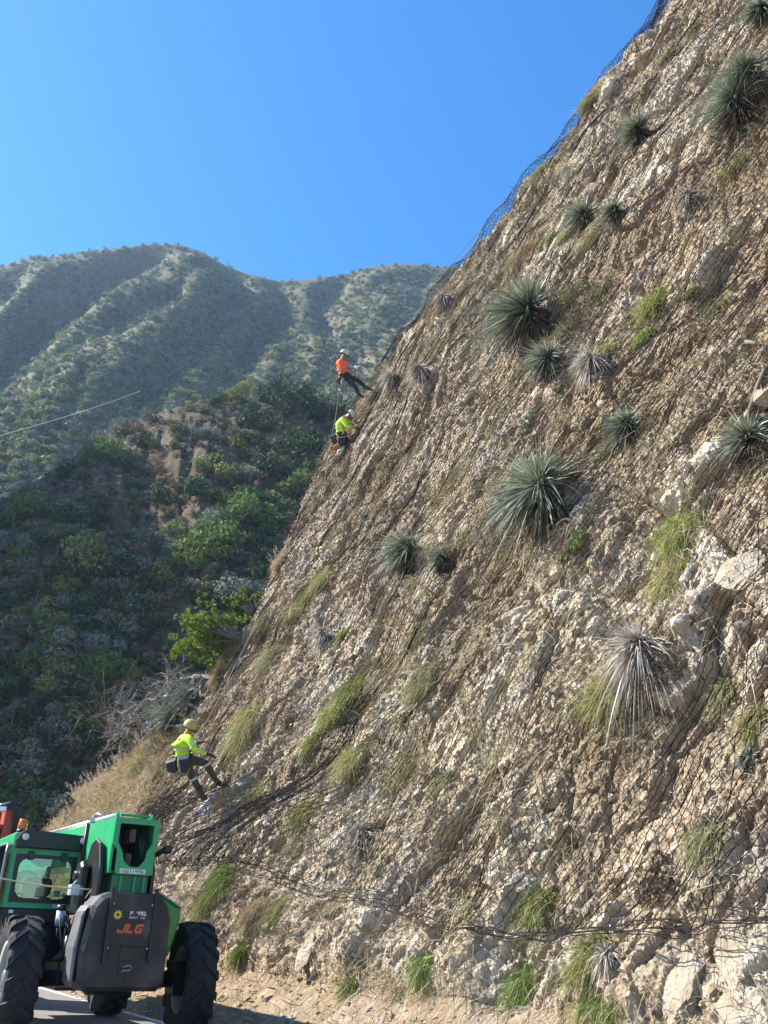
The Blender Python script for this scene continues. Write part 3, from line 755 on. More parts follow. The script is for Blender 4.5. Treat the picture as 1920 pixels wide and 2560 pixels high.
# ================================================================== CLIFF PLANTS
def frame_at(x, y):
    for dx in range(0, 150, 5):                # plants on the skyline root just behind it
        h = on_cliff((x + dx) * K, y * K)
        if h is not None and h[2] < 36: break
    if h is None: return None
    p, n_, a, z = h; d = (p - C0) @ _f; return p, n_, d, a, z
def yucca(x, y, rpx, kind, label, lean=(0, 0, 0), n=None, seed=0):
    f = frame_at(x, y)
    if f is None: print('miss', x, y); return
    p, n_, d, a, z = f; r = rpx * K * d / F * 1.25
    if np.linalg.norm(lean) < .1:              # root so that the crown, not the root, stands at x, y
        c_ = proj(p + n_ * .5 * r); f2 = frame_at(x + (x * K - c_[0]) / K * .9, y + (y * K - c_[1]) / K * .9)
        if f2 is not None and abs(f2[2] - d) < 4: p, n_, d, a, z = f2
    r = rpx * K * d / F * 1.2; g = np.random.default_rng(seed + int(x + y))
    ax = unit(n_ * .8 + UP * .25 + np.array(lean) * .8 + g.normal(size=3) * .28); irr = g.normal(size=(5, 3)); irr /= np.linalg.norm(irr, axis=1, keepdims=True)
    e = empty('yucca', tuple(p), 0, label, 'yucca', 'yuccas rooted in the netted slope')
    nb = n or int(np.clip(560 * (rpx / 60) ** .7, 220, 900))
    o = n_ * .30 * r + UP * .1 * r
    mb = MB(); mb.ball(tuple(n_ * .08 * r - UP * .1 * r), (.34 * r, .34 * r, .42 * r), 12, 8); mb.build('root_crown', M_BAGB0, e)
    dirs = sphere_dirs(nb * 3, g); dirs = dirs[(dirs @ unit(n_ + UP * .2)) > -.25][:nb]; dirs = dirs + ax * .25
    keep_ = np.ones(len(dirs), bool)
    for q_ in irr[:2]: keep_ &= ~(((dirs @ q_) / np.linalg.norm(dirs, axis=1) > .82) & (g.random(len(dirs)) < .85))
    dirs = dirs[keep_]
    L = r * (1 + .22 * np.maximum(-.8, (dirs @ irr[2:].T).max(1) - .6)) * g.uniform(.5, 1.2, len(dirs)) * (1 + (.32 if np.linalg.norm(lean) > .1 else .08) * (dirs @ unit(-N + D * .3 - UP * .5))); base = o + dirs * .06 * r; sk = -UP * .75 + n_ * .1 + N * .25
    if kind == 'green':
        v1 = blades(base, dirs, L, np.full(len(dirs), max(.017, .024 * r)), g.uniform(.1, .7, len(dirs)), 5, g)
        up_ = np.repeat(np.clip(.35 + .5 * (dirs @ unit(UP + n_)) / np.linalg.norm(dirs, axis=1), 0, 1), 12); v1 = (v1[0], v1[1], np.clip((v1[2] * .6 + up_ * .5) ** 1.7, 0, 1))  # leaves facing up and out get paler colour, a painted sun highlight
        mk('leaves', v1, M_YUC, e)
        m_ = int(nb * .8); dd_ = sphere_dirs(m_, g) * .55 + n_ * .25 + sk
        mk('dead_skirt', blades(np.repeat(o[None], m_, 0) * .6, dd_, r * g.uniform(.6, 1.15, m_), np.full(m_, max(.018, .026 * r)), g.uniform(0, .5, m_), 3, g), M_SKIRT, e)
    elif kind == 'dead':
        dirs = sphere_dirs(nb, g) * .85 + n_ * .3 + sk * .8
        mk('dead_leaves', blades(np.repeat(o[None], nb, 0), dirs, r * g.uniform(.3, 1.0, nb), np.full(nb, max(.014, .018 * r)), g.uniform(0, 1.1, nb), 4, g), M_YUCD, e)
        m_ = int(nb * .3); dirs = sphere_dirs(m_, g) * .8 + ax
        mk('leaves', blades(np.repeat(o[None], m_, 0), dirs, r * .6 * g.uniform(.5, 1.15, m_), np.full(m_, max(.018, .028 * r)), g.uniform(.1, .8, m_), 3, g), M_YUCW, e)
M_BAGB0 = paint('crown_fibre', (.05, .035, .025), .9); M_SKIRT = leafmat('skirt_leaf', (.05, .042, .03), (.26, .21, .14), .03, .6)
M_YUCW = leafmat('bleached_leaf', (.30, .27, .22), (.78, .74, .66), .05, .5)
LF = -N * .5
YL = [(1605, 155, 62, 'green', 'large dark green yucca at the upper right picture edge', 0, ),
 (1583, 222, 72, 'green', 'bushy yucca directly below the upper right one, pale leaf tips', 0),
 (1372, 280, 52, 'green', 'round green yucca high on the slope, left of the upper right pair', 0),
 (1640, 14, 46, 'green', 'green yucca cut by the top right picture corner', 0),
 (1482, 420, 42, 'dead', 'brown dead yucca hanging alone below the round green one', 0),
 (1255, 462, 48, 'green', 'compact blue-green yucca above an olive grass patch', 0),
 (1325, 452, 34, 'green', 'small grey-green yucca right beside the compact blue-green one', 0),
 (1140, 628, 32, 'green', 'small green yucca above the white-leaved fan', 0),
 (1168, 702, 88, 'green', 'yucca with long pale leaves fanned down to the left', 1),
 (1178, 775, 52, 'green', 'dark green yucca tucked under the pale leaf fan', 0),
 (1268, 775, 62, 'dead', 'tangle of dead yucca leaves right of the pale leaf fan', 0),
 (898, 795, 42, 'dead', 'grey drooping yucca just right of the slope edge beside the orange shirted worker', 0),
 (838, 812, 38, 'dead', 'pale dry yucca on the skyline edge at the orange shirted worker’s feet', 0),
 (1150, 1052, 104, 'green', 'biggest yucca on the slope, silvery leaves radiating at the centre of the net', 0),
 (876, 1185, 62, 'green', 'dull grey-green yucca left of a small one on the middle slope', 0),
 (950, 1208, 34, 'green', 'small yucca touching the dull grey-green one', 0),
 (1350, 915, 46, 'green', 'dark yucca right of and above the biggest yucca', 0),
 (1610, 948, 58, 'green', 'green yucca at the right picture edge by the fallen sticks', 0),
 (1365, 1395, 112, 'dead', 'largest dead yucca, brown skirt spread over a grass tuft', 0),
 (690, 1365, 38, 'dead', 'small white-leaved dead yucca low on the left slope', 0),
 (772, 1800, 60, 'dead', 'dead grey yucca caught behind the sagging loose net', 0),
 (1305, 2062, 46, 'dead', 'bleached dead yucca above the hanging grass under the net hem', 0),
 (405, 1518, 46, 'green', 'bright green yucca fan above the helmet of the lowest worker', 1),
 (366, 1560, 40, 'green', 'grey-green yucca left of the lowest worker’s helmet', 1),
 (952, 640, 34, 'dead', 'dry grey yucca near the slope skyline above the climbers', 0),
 (1620, 1640, 30, 'green', 'small faint green yucca low at the right picture edge', 0)]
for i, (x, y, r, kd, lab, ln) in enumerate(YL): yucca(x, y, r, kd, lab, LF * 1.4 - UP * .2 if ln else (0, 0, 0), seed=i)
def tuft(x, y, wx, hy, mat, label, n=None, name='grass_tuft', plumes=0, seed=0, rise=.35, group='grass tufts on the netted slope', slant=0.):
    f = frame_at(x, y)
    if f is None: print('miss', x, y); return
    p, n_, d, a, z = f; k = K * d / F; W_ = wx * k * 1.2; Hh = hy * k * 1.12; g = np.random.default_rng(seed + int(x * 3 + y))
    tz = unit(UP - n_ * (UP @ n_)); ta = np.cross(n_, tz)
    nn_ = n or int(np.clip(1500 * (W_ * Hh) ** .5 / .5, 700, 3600))
    L = min(max(.3, .55 * Hh + .2), .7)
    v_ = np.clip(g.uniform(-.15, 1, nn_), -1, 1); u_ = g.normal(0, .5, nn_)
    b = n_ * .02 + tz * ((v_ * Hh * .9))[:, None] + ta * ((u_ * W_ + slant * v_ * Hh))[:, None]
    far_ = g.random(nn_) < .22; b[far_] = b[far_] * 1.9
    # clumped roots
    cl = g.normal(size=(9, 2)) * np.array([.35 * W_, .3 * Hh]); ci = g.integers(0, 9, nn_)
    b = b * .7 + (ta * cl[ci, 0][:, None] + tz * (cl[ci, 1] + .25 * Hh)[:, None]) * .6
    dr = n_ * .5 + tz * rise + ta * g.normal() * .25 + g.normal(size=(nn_, 3)) * .58
    v, fc, ti = blades(b, dr, L * g.uniform(.5, 1.1, nn_), np.full(nn_, .006 + .0002 * d) * g.uniform(.7, 1.3, nn_), 1.0 * g.uniform(.6, 1.5, nn_), 4, g)
    if plumes:
        e = empty(name, tuple(p), 0, label, 'grass', group); mk('blades', (v, fc, ti), mat, e)
        m_ = plumes; dr = n_ * .5 + UP * .9 + g.normal(size=(m_, 3)) * .3; dr /= np.linalg.norm(dr, axis=1, keepdims=True)
        b2 = b[:m_]; L2 = L * g.uniform(1.0, 1.5, m_)
        s1 = blades(b2, dr, L2, np.full(m_, .006), .25 * np.ones(m_), 3, g)
        tip = b2 + dr * L2[:, None] - UP * (.25 * L2)[:, None]
        rr_ = np.repeat(np.arange(m_), 26); tt_ = g.uniform(-.16, .04, len(rr_)); bb = tip[rr_] + dr[rr_] * tt_[:, None]
        s2 = blades(bb, dr[rr_] * .8 + g.normal(size=(len(rr_), 3)) * .6, np.full(len(rr_), .045), np.full(len(rr_), .008), np.zeros(len(rr_)), 1, g)
        mk('plumes', cat([s1, s2]), M_PLUME, e)
        return e
    o = mk(name, (v, fc, ti), mat); o.location = Vector(p); tag(o, label, 'grass', group); return o
TL = [(1130, 560, 44, 34, 'd', 'dry straw grass tuft on the upper slope left of the olive patch'), (1225, 515, 30, 24, 'y', 'olive grass patch under the compact blue-green yucca'),
 (1285, 520, 34, 44, 'o', 'long dull olive grass streak right of the olive patch'), (1410, 668, 42, 36, 'g', 'brightest green grass tuft on the upper right slope'),
 (1395, 735, 22, 20, 'g', 'small bright tuft just below the brightest green one'), (1588, 370, 26, 26, 'y', 'yellowish tuft alone near the upper right edge'),
 (985, 1040, 30, 36, 'y', 'small yellow-green tuft on the middle slope near the skyline'), (1465, 1175, 46, 60, 'g', 'upper part of the tall green grass streak on the right'),
 (1455, 1275, 42, 60, 'y', 'lower yellow part of the tall grass streak on the right'), (1545, 675, 26, 30, 'o', 'thin olive tuft right of the brightest green one'),
 (690, 1270, 30, 30, 'y', 'yellow-green tuft low on the slope near the skyline'), (655, 1310, 30, 34, 'y', 'slanting tuft just below and left of its twin near the skyline'),
 (582, 1435, 40, 34, 'o', 'rounded drooping olive tuft above the lowest worker’s slope'), (745, 1520, 50, 44, 'g', 'bright green drooping tuft in the middle of the lower slope'),
 (710, 1560, 34, 26, 'g', 'green tuft hanging from the left side of a larger bright one'), (922, 1485, 46, 50, 'o', 'tall olive tuft between two bright ones on the lower slope'),
 (905, 1380, 38, 34, 'o', 'faint olive tuft above the tall olive one'), (515, 1605, 34, 62, 'y', 'tall yellow-green tuft right of the lowest worker'),
 (885, 1665, 50, 34, 'o', 'wide drooping tuft below the fold of the net'), (748, 1665, 36, 40, 'y', 'yellow tuft left of the wide drooping one'),
 (1310, 1530, 52, 70, 'y', 'long grass hanging under the largest dead yucca'), (1150, 1975, 40, 48, 'g', 'grey-green tuft hanging over the net hem'),
 (1272, 2095, 36, 60, 'y', 'long hanging grass below the bleached dead yucca'), (1125, 2150, 42, 60, 'G', 'vivid green tall grass clump on the dirt bank'),
 (915, 2092, 36, 22, 'G', 'vivid green low grass in a hollow under the rocks'), (755, 2138, 16, 14, 'G', 'tiny vivid green sprout on the bare dirt bank'),
 (520, 2062, 18, 14, 'G', 'tiny green sprout beside the big tyre'), (592, 1985, 26, 36, 'y', 'yellow-green tuft under the sagging net corner'),
 (540, 1995, 30, 34, 'd', 'orange-brown dry grass hanging beside the sagging net corner'), (470, 1925, 52, 56, 'G', 'dark green grass clump behind the big tyre'),
 (438, 1965, 30, 34, 'y', 'yellow lower fringe of grass behind the tyre'), (1290, 2190, 70, 24, 'G', 'low vivid grass along the bottom picture edge'),
 (645, 1775, 26, 36, 'y', 'narrow yellow tuft showing through a gap in the net'), (965, 1692, 26, 18, 'o', 'small faded tuft right of the wide drooping one'),
 (1540, 1825, 50, 34, 'o', 'loose olive grass low at the right'), (740, 1382, 18, 14, 'g', 'small green tuft right of the small white-leaved dead yucca'),
 (1442, 130, 20, 16, 'y', 'small yellow-green tuft near the top of the slope'), (1285, 212, 36, 26, 'o', 'olive grass on the skyline near the top of the slope'),
 (1300, 775, 24, 24, 'y', 'small yellow tuft inside the tangle of dead leaves'), (672, 1612, 20, 18, 'g', 'small green sprig left below the bright middle tuft'),
 (1320, 985, 44, 34, 'o', 'thin olive grass below the dark yucca'), (1165, 380, 26, 20, 'o', 'grey-olive grass on the skyline in the upper third'),
 (1640, 1560, 24, 20, 'y', 'yellow tuft at the right picture edge'), (560, 1360, 34, 30, 'o', 'olive tuft under the bright leafy bush on the skyline'),
 (1290, 640, 34, 26, 'o', 'shadowy olive tuft right of the pale leaf fan'), (1575, 1500, 22, 20, 'o', 'faint olive tuft above the yellow one at the right edge'), (560, 1720, 40, 24, 'y', 'flattened yellow grass inside the upper loose net')]
MM = dict(d=M_GRD, y=M_GRY, o=leafmat('grass_olive', (.11, .13, .05), (.33, .32, .16), .3, straw=.65), g=leafmat('grass_lime', (.13, .17, .035), (.34, .37, .10), .35, straw=.8), G=M_GRG)
for i, (x, y, wx, hy, c, lab) in enumerate(TL): tuft(x, y, wx * (.72 if c == 'G' else 1), hy * (.75 if c == 'G' else 1), MM[c], lab, seed=i)
# the grassy bank beyond the nose
PL = [(140, 1752, 60, 40, 'd', 14, 'pale plumed fountain grass low on the bank above the orange beacon'), (190, 1712, 46, 34, 'd', 16, 'plumed fountain grass left of the bright green hummock'),
 (232, 1745, 46, 34, 'y', 0, 'bright yellow-green hummock of grass behind the lift boom'), (290, 1668, 44, 40, 'y', 2, 'long yellow-green grass hummock up the bank'),
 (238, 1672, 44, 34, 'd', 18, 'pinkish plumed grass along the bank skyline'), (285, 1628, 44, 30, 'd', 12, 'dry plumed grass on the skyline left of the lowest worker'),
 (335, 1600, 44, 34, 'y', 2, 'soft yellow-green grass just left of the lowest worker'), (350, 1650, 34, 34, 'd', 0, 'dry grass on the soil edge below the lowest worker’s back'),
 (488, 1425, 32, 40, 'y', 14, 'plumed fountain grass standing on the skyline at mid height'), (470, 1470, 26, 30, 'd', 6, 'straw grass on the skyline below the plumed clump'),
 (180, 1775, 50, 26, 'd', 6, 'dry grass directly behind the cab roof'), (100, 1778, 40, 26, 'd', 8, 'dry plumed grass at the foot of the bank left'),
 (605, 1225, 20, 24, 'd', 6, 'small plumed tuft on the skyline below the sage bush'), (385, 1590, 22, 26, 'o', 0, 'olive grass close behind the lowest worker’s head'), (330, 1700, 30, 30, 'o', 0, 'olive tuft on the brown soil face of the bank'), (270, 1720, 34, 26, 'd', 4, 'tan grass between the two yellow-green hummocks')]
for i, (x, y, wx, hy, c, pl, lab) in enumerate(PL): tuft(x, y, wx, hy, MM[c], lab, seed=200 + i, plumes=pl, rise=.75, name='fountain_grass' if pl else 'grass_tuft', group='grass clumps on the bank')
g = np.random.default_rng(21)
def rep_blades(q, n_, m_, spread, lift_n, lift_u, jit, L0, L1, W, dr0, dr1, seg, g):
    """m_ blades at each place of q"""
    k = len(q) * m_; qq = np.repeat(q, m_, 0); nn_ = np.repeat(n_, m_, 0)
    b = qq + g.normal(size=(k, 3)) * spread; dr = nn_ * lift_n + UP * lift_u + g.normal(size=(k, 3)) * jit
    return blades(b, dr, g.uniform(L0, L1, k), np.full(k, W), g.uniform(dr0, dr1, k), seg, g, tint=np.clip(np.repeat(g.random(len(q)), m_) + g.normal(0, .2, k), 0, 1))
a = g.uniform(22.5, 42, 3600); z = g.uniform(1.0, 7.5, 3600); ok = z < np.interp(a, [22, 24, 27, 40], [3, 5.5, 7.5, 7.5]); a, z = a[ok], z[ok]
q, n_ = on_slope(a, z)
parts = [rep_blades(q, n_, 26, .12, .4, .7, .4, .18, .42, .015, .3, 1.2, 3, g)]
mk('bank_grass', cat(parts), M_GRD, label='dry grass growing all over the bank beyond the slope', kind='stuff')
# dry litter, rootlets and stems all over the slope
a = g.uniform(3, 26, 9000); z = np.where(g.random(9000) < .6, g.uniform(.2, 30, 9000), g.uniform(.1, 8, 9000))
v = fbm(np.stack([a / 1.6, z / 1.6, 0 * a + 3], -1), 3, 500); ok = (v > -.02) | (g.random(9000) < .22); a, z = a[ok], z[ok]
q, n_ = on_slope(a, z)
parts = [rep_blades(q + n_ * .01, n_, 9, .10, .35, -.25, .6, .08, .34, .007, -.1, .8, 2, g)]
mk('dry_litter', cat(parts), leafmat('litter', (.17, .11, .07), (.50, .41, .30), .05), label='dry stems and rootlets strewn over the rock slope', kind='stuff')
# twiggy half dead brush on the slope
def brush(x, y, r, label, mat, green=.0):
    f = frame_at(x, y)
    if f is None: return
    p, n_, d, a, z = f; rm = r * K * d / F; gg = np.random.default_rng(int(x + y)); m_ = int(300 * (r / 50) ** 1.2) + 80
    ta = np.cross(n_, UP); tz = np.cross(n_, ta); b = ta * (gg.normal(0, .5, m_) * rm)[:, None] + tz * (gg.normal(0, .4, m_) * rm)[:, None]
    v1 = blades(b, n_ * .5 + gg.normal(size=(m_, 3)) * .7, rm * gg.uniform(.2, .6, m_), np.full(m_, .009), gg.uniform(-.2, .7, m_), 3, gg)
    L_ = np.zeros((9, 4)); L_[:, :3] = ta * (gg.normal(0, .45, 9) * rm)[:, None] + tz * (gg.normal(0, .35, 9) * rm)[:, None] + n_ * .12 * rm; L_[:, 3] = rm * .28
    e = empty('brush', tuple(p), 0, label, 'brush', 'brush on the netted slope'); mk('twigs', v1, M_BRUSH, e, kind='stuff'); mk('leaves', leafcloud(gg, L_, int(60 + 90 * green), .045), mat, e)
for x, y, r, lab, mt_ in [(1240, 700, 70, 'dark brush in the hollow right of the pale leaf fan', M_LDARK), (1230, 640, 44, 'grey-green brush above the hollow', M_LOLIVE), (1220, 1040, 62, 'dark twiggy brush right of the biggest yucca', M_LDARK),
        (1150, 905, 44, 'grey brush above the biggest yucca', M_LGREY), (1235, 830, 50, 'dark leafy brush under the dead yucca tangle', M_LDARK), (1000, 1180, 40, 'brown brush right of the small middle yucca', M_LOLIVE), (950, 1290, 34, 'brown brush low in the middle of the slope', M_BRUSH),
        (1420, 1440, 70, 'brown brush right of the largest dead yucca', M_BRUSH), (1190, 520, 34, 'olive brush between the straw tuft and the olive patch', M_LOLIVE), (1060, 540, 36, 'grey brush near the skyline in the upper third', M_LGREY),
        (820, 1290, 44, 'brown matted brush left of the middle yuccas', M_BRUSH), (620, 1560, 40, 'brown matted brush above the fold of the net', M_BRUSH), (1490, 640, 34, 'faint olive brush right of the brightest green tuft', M_LOLIVE),
        (1240, 1180, 40, 'green brush below the biggest yucca', M_LGREEN), (1590, 880, 40, 'brown brush above the edge yucca', M_BRUSH), (1510, 60, 40, 'olive brush at the top of the slope', M_LOLIVE), (1420, 1900, 60, 'dark brush above the low boulders', M_BRUSH), (1000, 640, 40, 'dry brush on the skyline above the climbers', M_BRUSH)]:
    brush(x, y, r, lab, mt_)
# dry grass clumps hanging all over the slope
m_ = 2600; a = g.uniform(3, 24, m_); z = g.uniform(.5, 30, m_); v = fbm(np.stack([a / 2.2, z / 2.6, 0 * a + 9], -1), 3, 620); ok = v > .02; a, z = a[ok], z[ok]
q, n_ = on_slope(a, z)
mk('dry_grass', cat([rep_blades(q + n_ * .01, n_, 34, .07, .5, .1, .42, .14, .42, .008, .4, 1.4, 3, g)]), leafmat('dry_grass', (.15, .125, .06), (.46, .40, .24), .3), label='dry grass growing in patches over the rock slope', kind='stuff')
# loose stones
def stones(name, places, label):
    V = []; Fc = []; T = []; o = 0
    base = []
    for v in range(6):
        bm = bmesh.new(); bmesh.ops.create_icosphere(bm, subdivisions=1, radius=1); gg = np.random.default_rng(v)
        vs = np.array([x.co for x in bm.verts]); vs *= (1 + gg.normal(size=(len(vs), 1)) * .16); 
        for k in range(5): dn = unit(gg.normal(size=3)); h_ = gg.uniform(.45, .8); dd_ = vs @ dn; vs -= np.maximum(dd_ - h_, 0)[:, None] * dn
        base.append((vs, np.array([[l.vert.index for l in f_.loops] for f_ in bm.faces]))); bm.free()
    for p, s, n_ in places:
        vs, fs = base[int(g.integers(6))]; M_ = np.linalg.qr(g.normal(size=(3, 3)))[0]
        q = (vs * s * g.uniform(.55, 1.2, 3)) @ M_ + p; V.append(q); Fc.append(fs + o); T.append(np.full(len(q), np.clip(g.normal(.55, .18), 0, 1))); o += len(q)
    V = np.concatenate(V); T = np.concatenate(T)
    return tag(mesh_np(name, V, np.concatenate(Fc), M_ROCK, attrs={'tint': T, 'soil': T * 0 + .1, 'grassy': T * 0, 'crack': T * 0 + 1}), label, kind='stuff')
m_ = 6500; lo_ = g.random(m_) < .45
a = np.where(lo_, g.uniform(4, 19, m_), g.uniform(3.5, 21, m_)); z = np.where(lo_, g.uniform(-.05, 1.3, m_), g.uniform(1, 13, m_)); s_ = np.where(lo_, g.lognormal(-4.2, .6, m_), g.lognormal(-3.3, .45, m_))
q, n_ = on_slope(a, z); q = q + n_ * (s_ * .05)[:, None]
pl = list(zip(q, s_, n_))
stones('loose_stones', pl, 'loose angular stones on the slope and dirt bank')
# wood chips and twigs lying at the foot by the machine
b = []; 
for i in range(1500):
    s_ = g.uniform(5, 20); n0 = g.uniform(5.0, 6.3); z = max(0.01, np.interp(n0, [5.0, 5.2, 5.75, 6.15, 6.4], [0, 0.01, .3, .62, 1.1])) + .015; b.append(tow(s_, n0, z))
b = np.array(b); mk('twig_litter', blades(b, g.normal(size=b.shape) * np.array([1, 1, .22]) + UP * .08, g.uniform(.06, .3, len(b)), g.uniform(.008, .03, len(b)), 0 * b[:, 0], 2, g), leafmat('chips', (.14, .10, .07), (.46, .38, .29), 0), label='wood chips and twigs littering the verge', kind='stuff')
# half buried boulders at the lower right
M_BOULD = NT('boulder_rock'); t = M_BOULD
c_ = t.mix(t.ramp(t.noise(3.5, 6, .65), [(.4, 0.), (.65, 1.)]), (.25, .20, .135), (.39, .33, .24)); c_ = t.mix(t.ramp(t.noise(8, 6, .7), [(.55, 0.), (.72, .7)]), c_, (.34, .25, .15)); c_ = t.mix(t.ramp(t.noise(2.2, 7, .7), [(.55, 0.), (.7, .8)]), c_, (.26, .26, .25))
M_BOULD = t.set(Base_Color=c_, Roughness=.9, Normal=t.bump(t.noise(40, 8, .7), .8, .02, t.bump(t.noise(7, 5, .6), .7, .05)))
def boulder(x, y, rx, ry, label, seed, tilt=.0):
    rx *= 1.15; ry *= 1.1
    h = on_cliff(x * K, y * K); p, n_, a, z = h; d = (p - C0) @ _f; k = K * d / F
    bm = bmesh.new(); bmesh.ops.create_icosphere(bm, subdivisions=6, radius=1); vs = np.array([v_.co for v_ in bm.verts]); fs = np.array([[l.vert.index for l in f_.loops] for f_ in bm.faces]); bm.free()
    gg = np.random.default_rng(seed)
    for j in range(14): dn = unit(gg.normal(size=3)); h_ = gg.uniform(.5, .85); e_ = vs @ dn; vs = vs - np.maximum(e_ - h_, 0)[:, None] * dn * .9
    vs = vs * (1 + .10 * fbm(vs * 1.7 + seed, 4, seed)[:, None] + .09 * fbm(vs * 5 + seed, 4, seed + 3, ridge=True)[:, None])
    tz = unit(UP - n_ * (UP @ n_)); ta = np.cross(n_, tz); tz2 = tz * math.cos(tilt) + ta * math.sin(tilt); ta2 = np.cross(n_, tz2)
    q = ta2 * vs[:, :1] * rx * k + tz2 * vs[:, 1:2] * ry * k + n_ * vs[:, 2:] * min(rx, ry) * k * .5
    o = mesh_np('boulder', q, fs, M_BOULD, smooth=False); o.location = Vector(p - n_ * .04); tag(o, label, 'boulder', 'boulders half buried under the net')
boulder(1478, 2090, 62, 118, 'tallest pale boulder leaning at the lower right, cracked on its right side', 1, .25)
boulder(1590, 2060, 62, 96, 'rounded pale boulder right of the tallest one', 2, .1)
boulder(1538, 2110, 30, 46, 'small wedge boulder filling the crack between two large ones', 3)
boulder(1600, 2180, 70, 40, 'low boulder at the bottom right picture edge', 4)
boulder(1385, 2120, 40, 52, 'rough pale boulder left of the tallest one', 5, .3)
boulder(1590, 1230, 56, 50, 'bright white rock outcrop at the right edge of the netted slope', 6, .4)
boulder(660, 2050, 26, 44, 'jagged grey rock under the sagging net', 8, .1)
boulder(690, 2010, 30, 30, 'grey rock just above the jagged one under the net', 9, .2)
# leafy bright bush and dead branches on the skyline
def leafy(x, y, r, mat, label, leaf=.13, seed=0, n=12):
    f = frame_at(x, y)
    if f is None: return print('miss leafy', x, y)
    p, n_, d, a, z = f; rm = r * K * d / F; gg = np.random.default_rng(seed)
    e = empty('bush', tuple(p), 0, label, 'bush'); L_ = np.zeros((n, 4)); L_[:, :3] = gg.normal(size=(n, 3)) * .46 * rm + D * rm * .5 - N * rm * .65 + UP * rm * .35; L_[:, 3] = rm * gg.uniform(.08, .2, n)
    sub_ = np.repeat(L_, 9, 0); sub_[:, :3] += gg.normal(size=(len(sub_), 3)) * .13 * rm; sub_[:, 3] *= gg.uniform(.3, .75, len(sub_)); mk('foliage', leafcloud(gg, sub_, 16, leaf), mat, e)
    P1 = L_[:, :3]; mk('stems', prisms(P1 * 0, P1, np.full((n, 1), .03), np.full((n, 1), .012)), M_BARK, e)
leafy(505, 1385, 80, M_BRIGHT, 'bright green leafy bush sticking out from the skyline at mid height', .085, 5, 44)
leafy(542, 1325, 38, M_BRIGHT, 'small bright green sprig above the leafy skyline bush', .09, 6, 14)
leafy(128, 1738, 30, M_LGREY, 'silvery round-leaved bush at the foot of the bank by the dark canyon', .12, 7)
leafy(1150, 2000, 1, M_LGREY, 'x', .05, 8, 3) if False else None
def dead_branch(root, pts2, label, seed, r0=.05, n=30):
    """root pixel on the bank; main limb through pixels at the same depth"""
    f = frame_at(*root)
    if f is None: return print('miss branch', root)
    p, n_, d, a, z = f; gg = np.random.default_rng(seed); main = [p] + [at_depth(x * K, y * K, d + dz) for x, y, dz in pts2]
    main = np.array(main); s_ = np.linspace(0, len(main) - 1, 14); mp = np.stack([np.interp(s_, range(len(main)), main[:, i]) for i in range(3)], -1) + gg.normal(size=(14, 3)) * .05
    rr = np.linspace(r0, r0 * .25, 14)[:, None]; v0 = prisms(mp[:-1], mp[1:], rr[:-1], rr[1:]); e = empty('dead_branch', tuple(p), 0, label, 'dead branch', 'dead branches fallen behind the lowest worker')
    sh = lambda v: (v[0] - p, v[1], v[2]); mk('limb', sh(v0), M_DEADW, e); tw_ = []
    for k in range(n): b_ = mp[int(gg.integers(3, 14))]; tw_.append(twigs(gg, 1, .75, .9, .016, b_, 2, unit(mp[-1] - mp[0]) * .6, .5))
    mk('twigs', sh(cat(tw_)), M_DEADW, e, kind='stuff')
dead_branch((470, 1465), [(420, 1460, .5), (370, 1472, 1), (330, 1478, 1.2)], 'bare pale branch pointing left near the skyline', 1, .06, 26)
dead_branch((430, 1530), [(360, 1500, .5), (310, 1520, 1), (250, 1540, 1.3)], 'long bare grey branch reaching furthest left', 2, .05, 34)
dead_branch((400, 1570), [(330, 1560, .5), (290, 1560, .8), (260, 1590, 1.)], 'lowest tangle of bare twigs behind the lowest worker', 3, .04, 40)
dead_branch((455, 1500), [(400, 1490, .5), (340, 1530, 1.1)], 'short bare branch crossing the other two', 4, .04, 24)
f = frame_at(395, 1590)
g2 = np.random.default_rng(8)
for i, (x, y, sc_, lab) in enumerate([(340, 1590, 1.3, 'reddish brown dry brush left of the lowest worker'), (290, 1640, 1.1, 'brown twiggy brush on the bank skyline'), (240, 1560, 1.7, 'small reddish dead conifer-like shrub at the canyon edge')]):
    pt = at_depth(x * K, (y + 30) * K, f[2] + 3.); v = twigs(g2, 22, sc_, .5, .014, sub=2, curl=.2); o = mk('dry_shrub', v, M_BRUSH); o.location = Vector(pt); tag(o, lab, 'shrub')
# old timber caught in the net at the right edge
for (x0, y0, x1, y1, r_, lab) in [(1610, 738, 1675, 758, .03, 'short brown weathered timber caught in the net at the right edge'), (1655, 790, 1612, 905, .03, 'long pale stick hanging in the net at the right edge'), (1600, 975, 1560, 1040, .02, 'thin pale stick below the long one at the right edge')]:
    pa = at_depth(x0 * K, y0 * K, frame_at(min(x0, 1640), y0)[2] - .15); pb = at_depth(x1 * K, y1 * K, frame_at(min(x1, 1640), y1)[2] - .15)
    mb = MB(); mb.tube([pa, pa * .6 + pb * .4 + UP * .03, pb], [r_, r_ * .9, r_ * .6], 7); mb.build('stick', M_YUCD, label=lab, cat='stick')
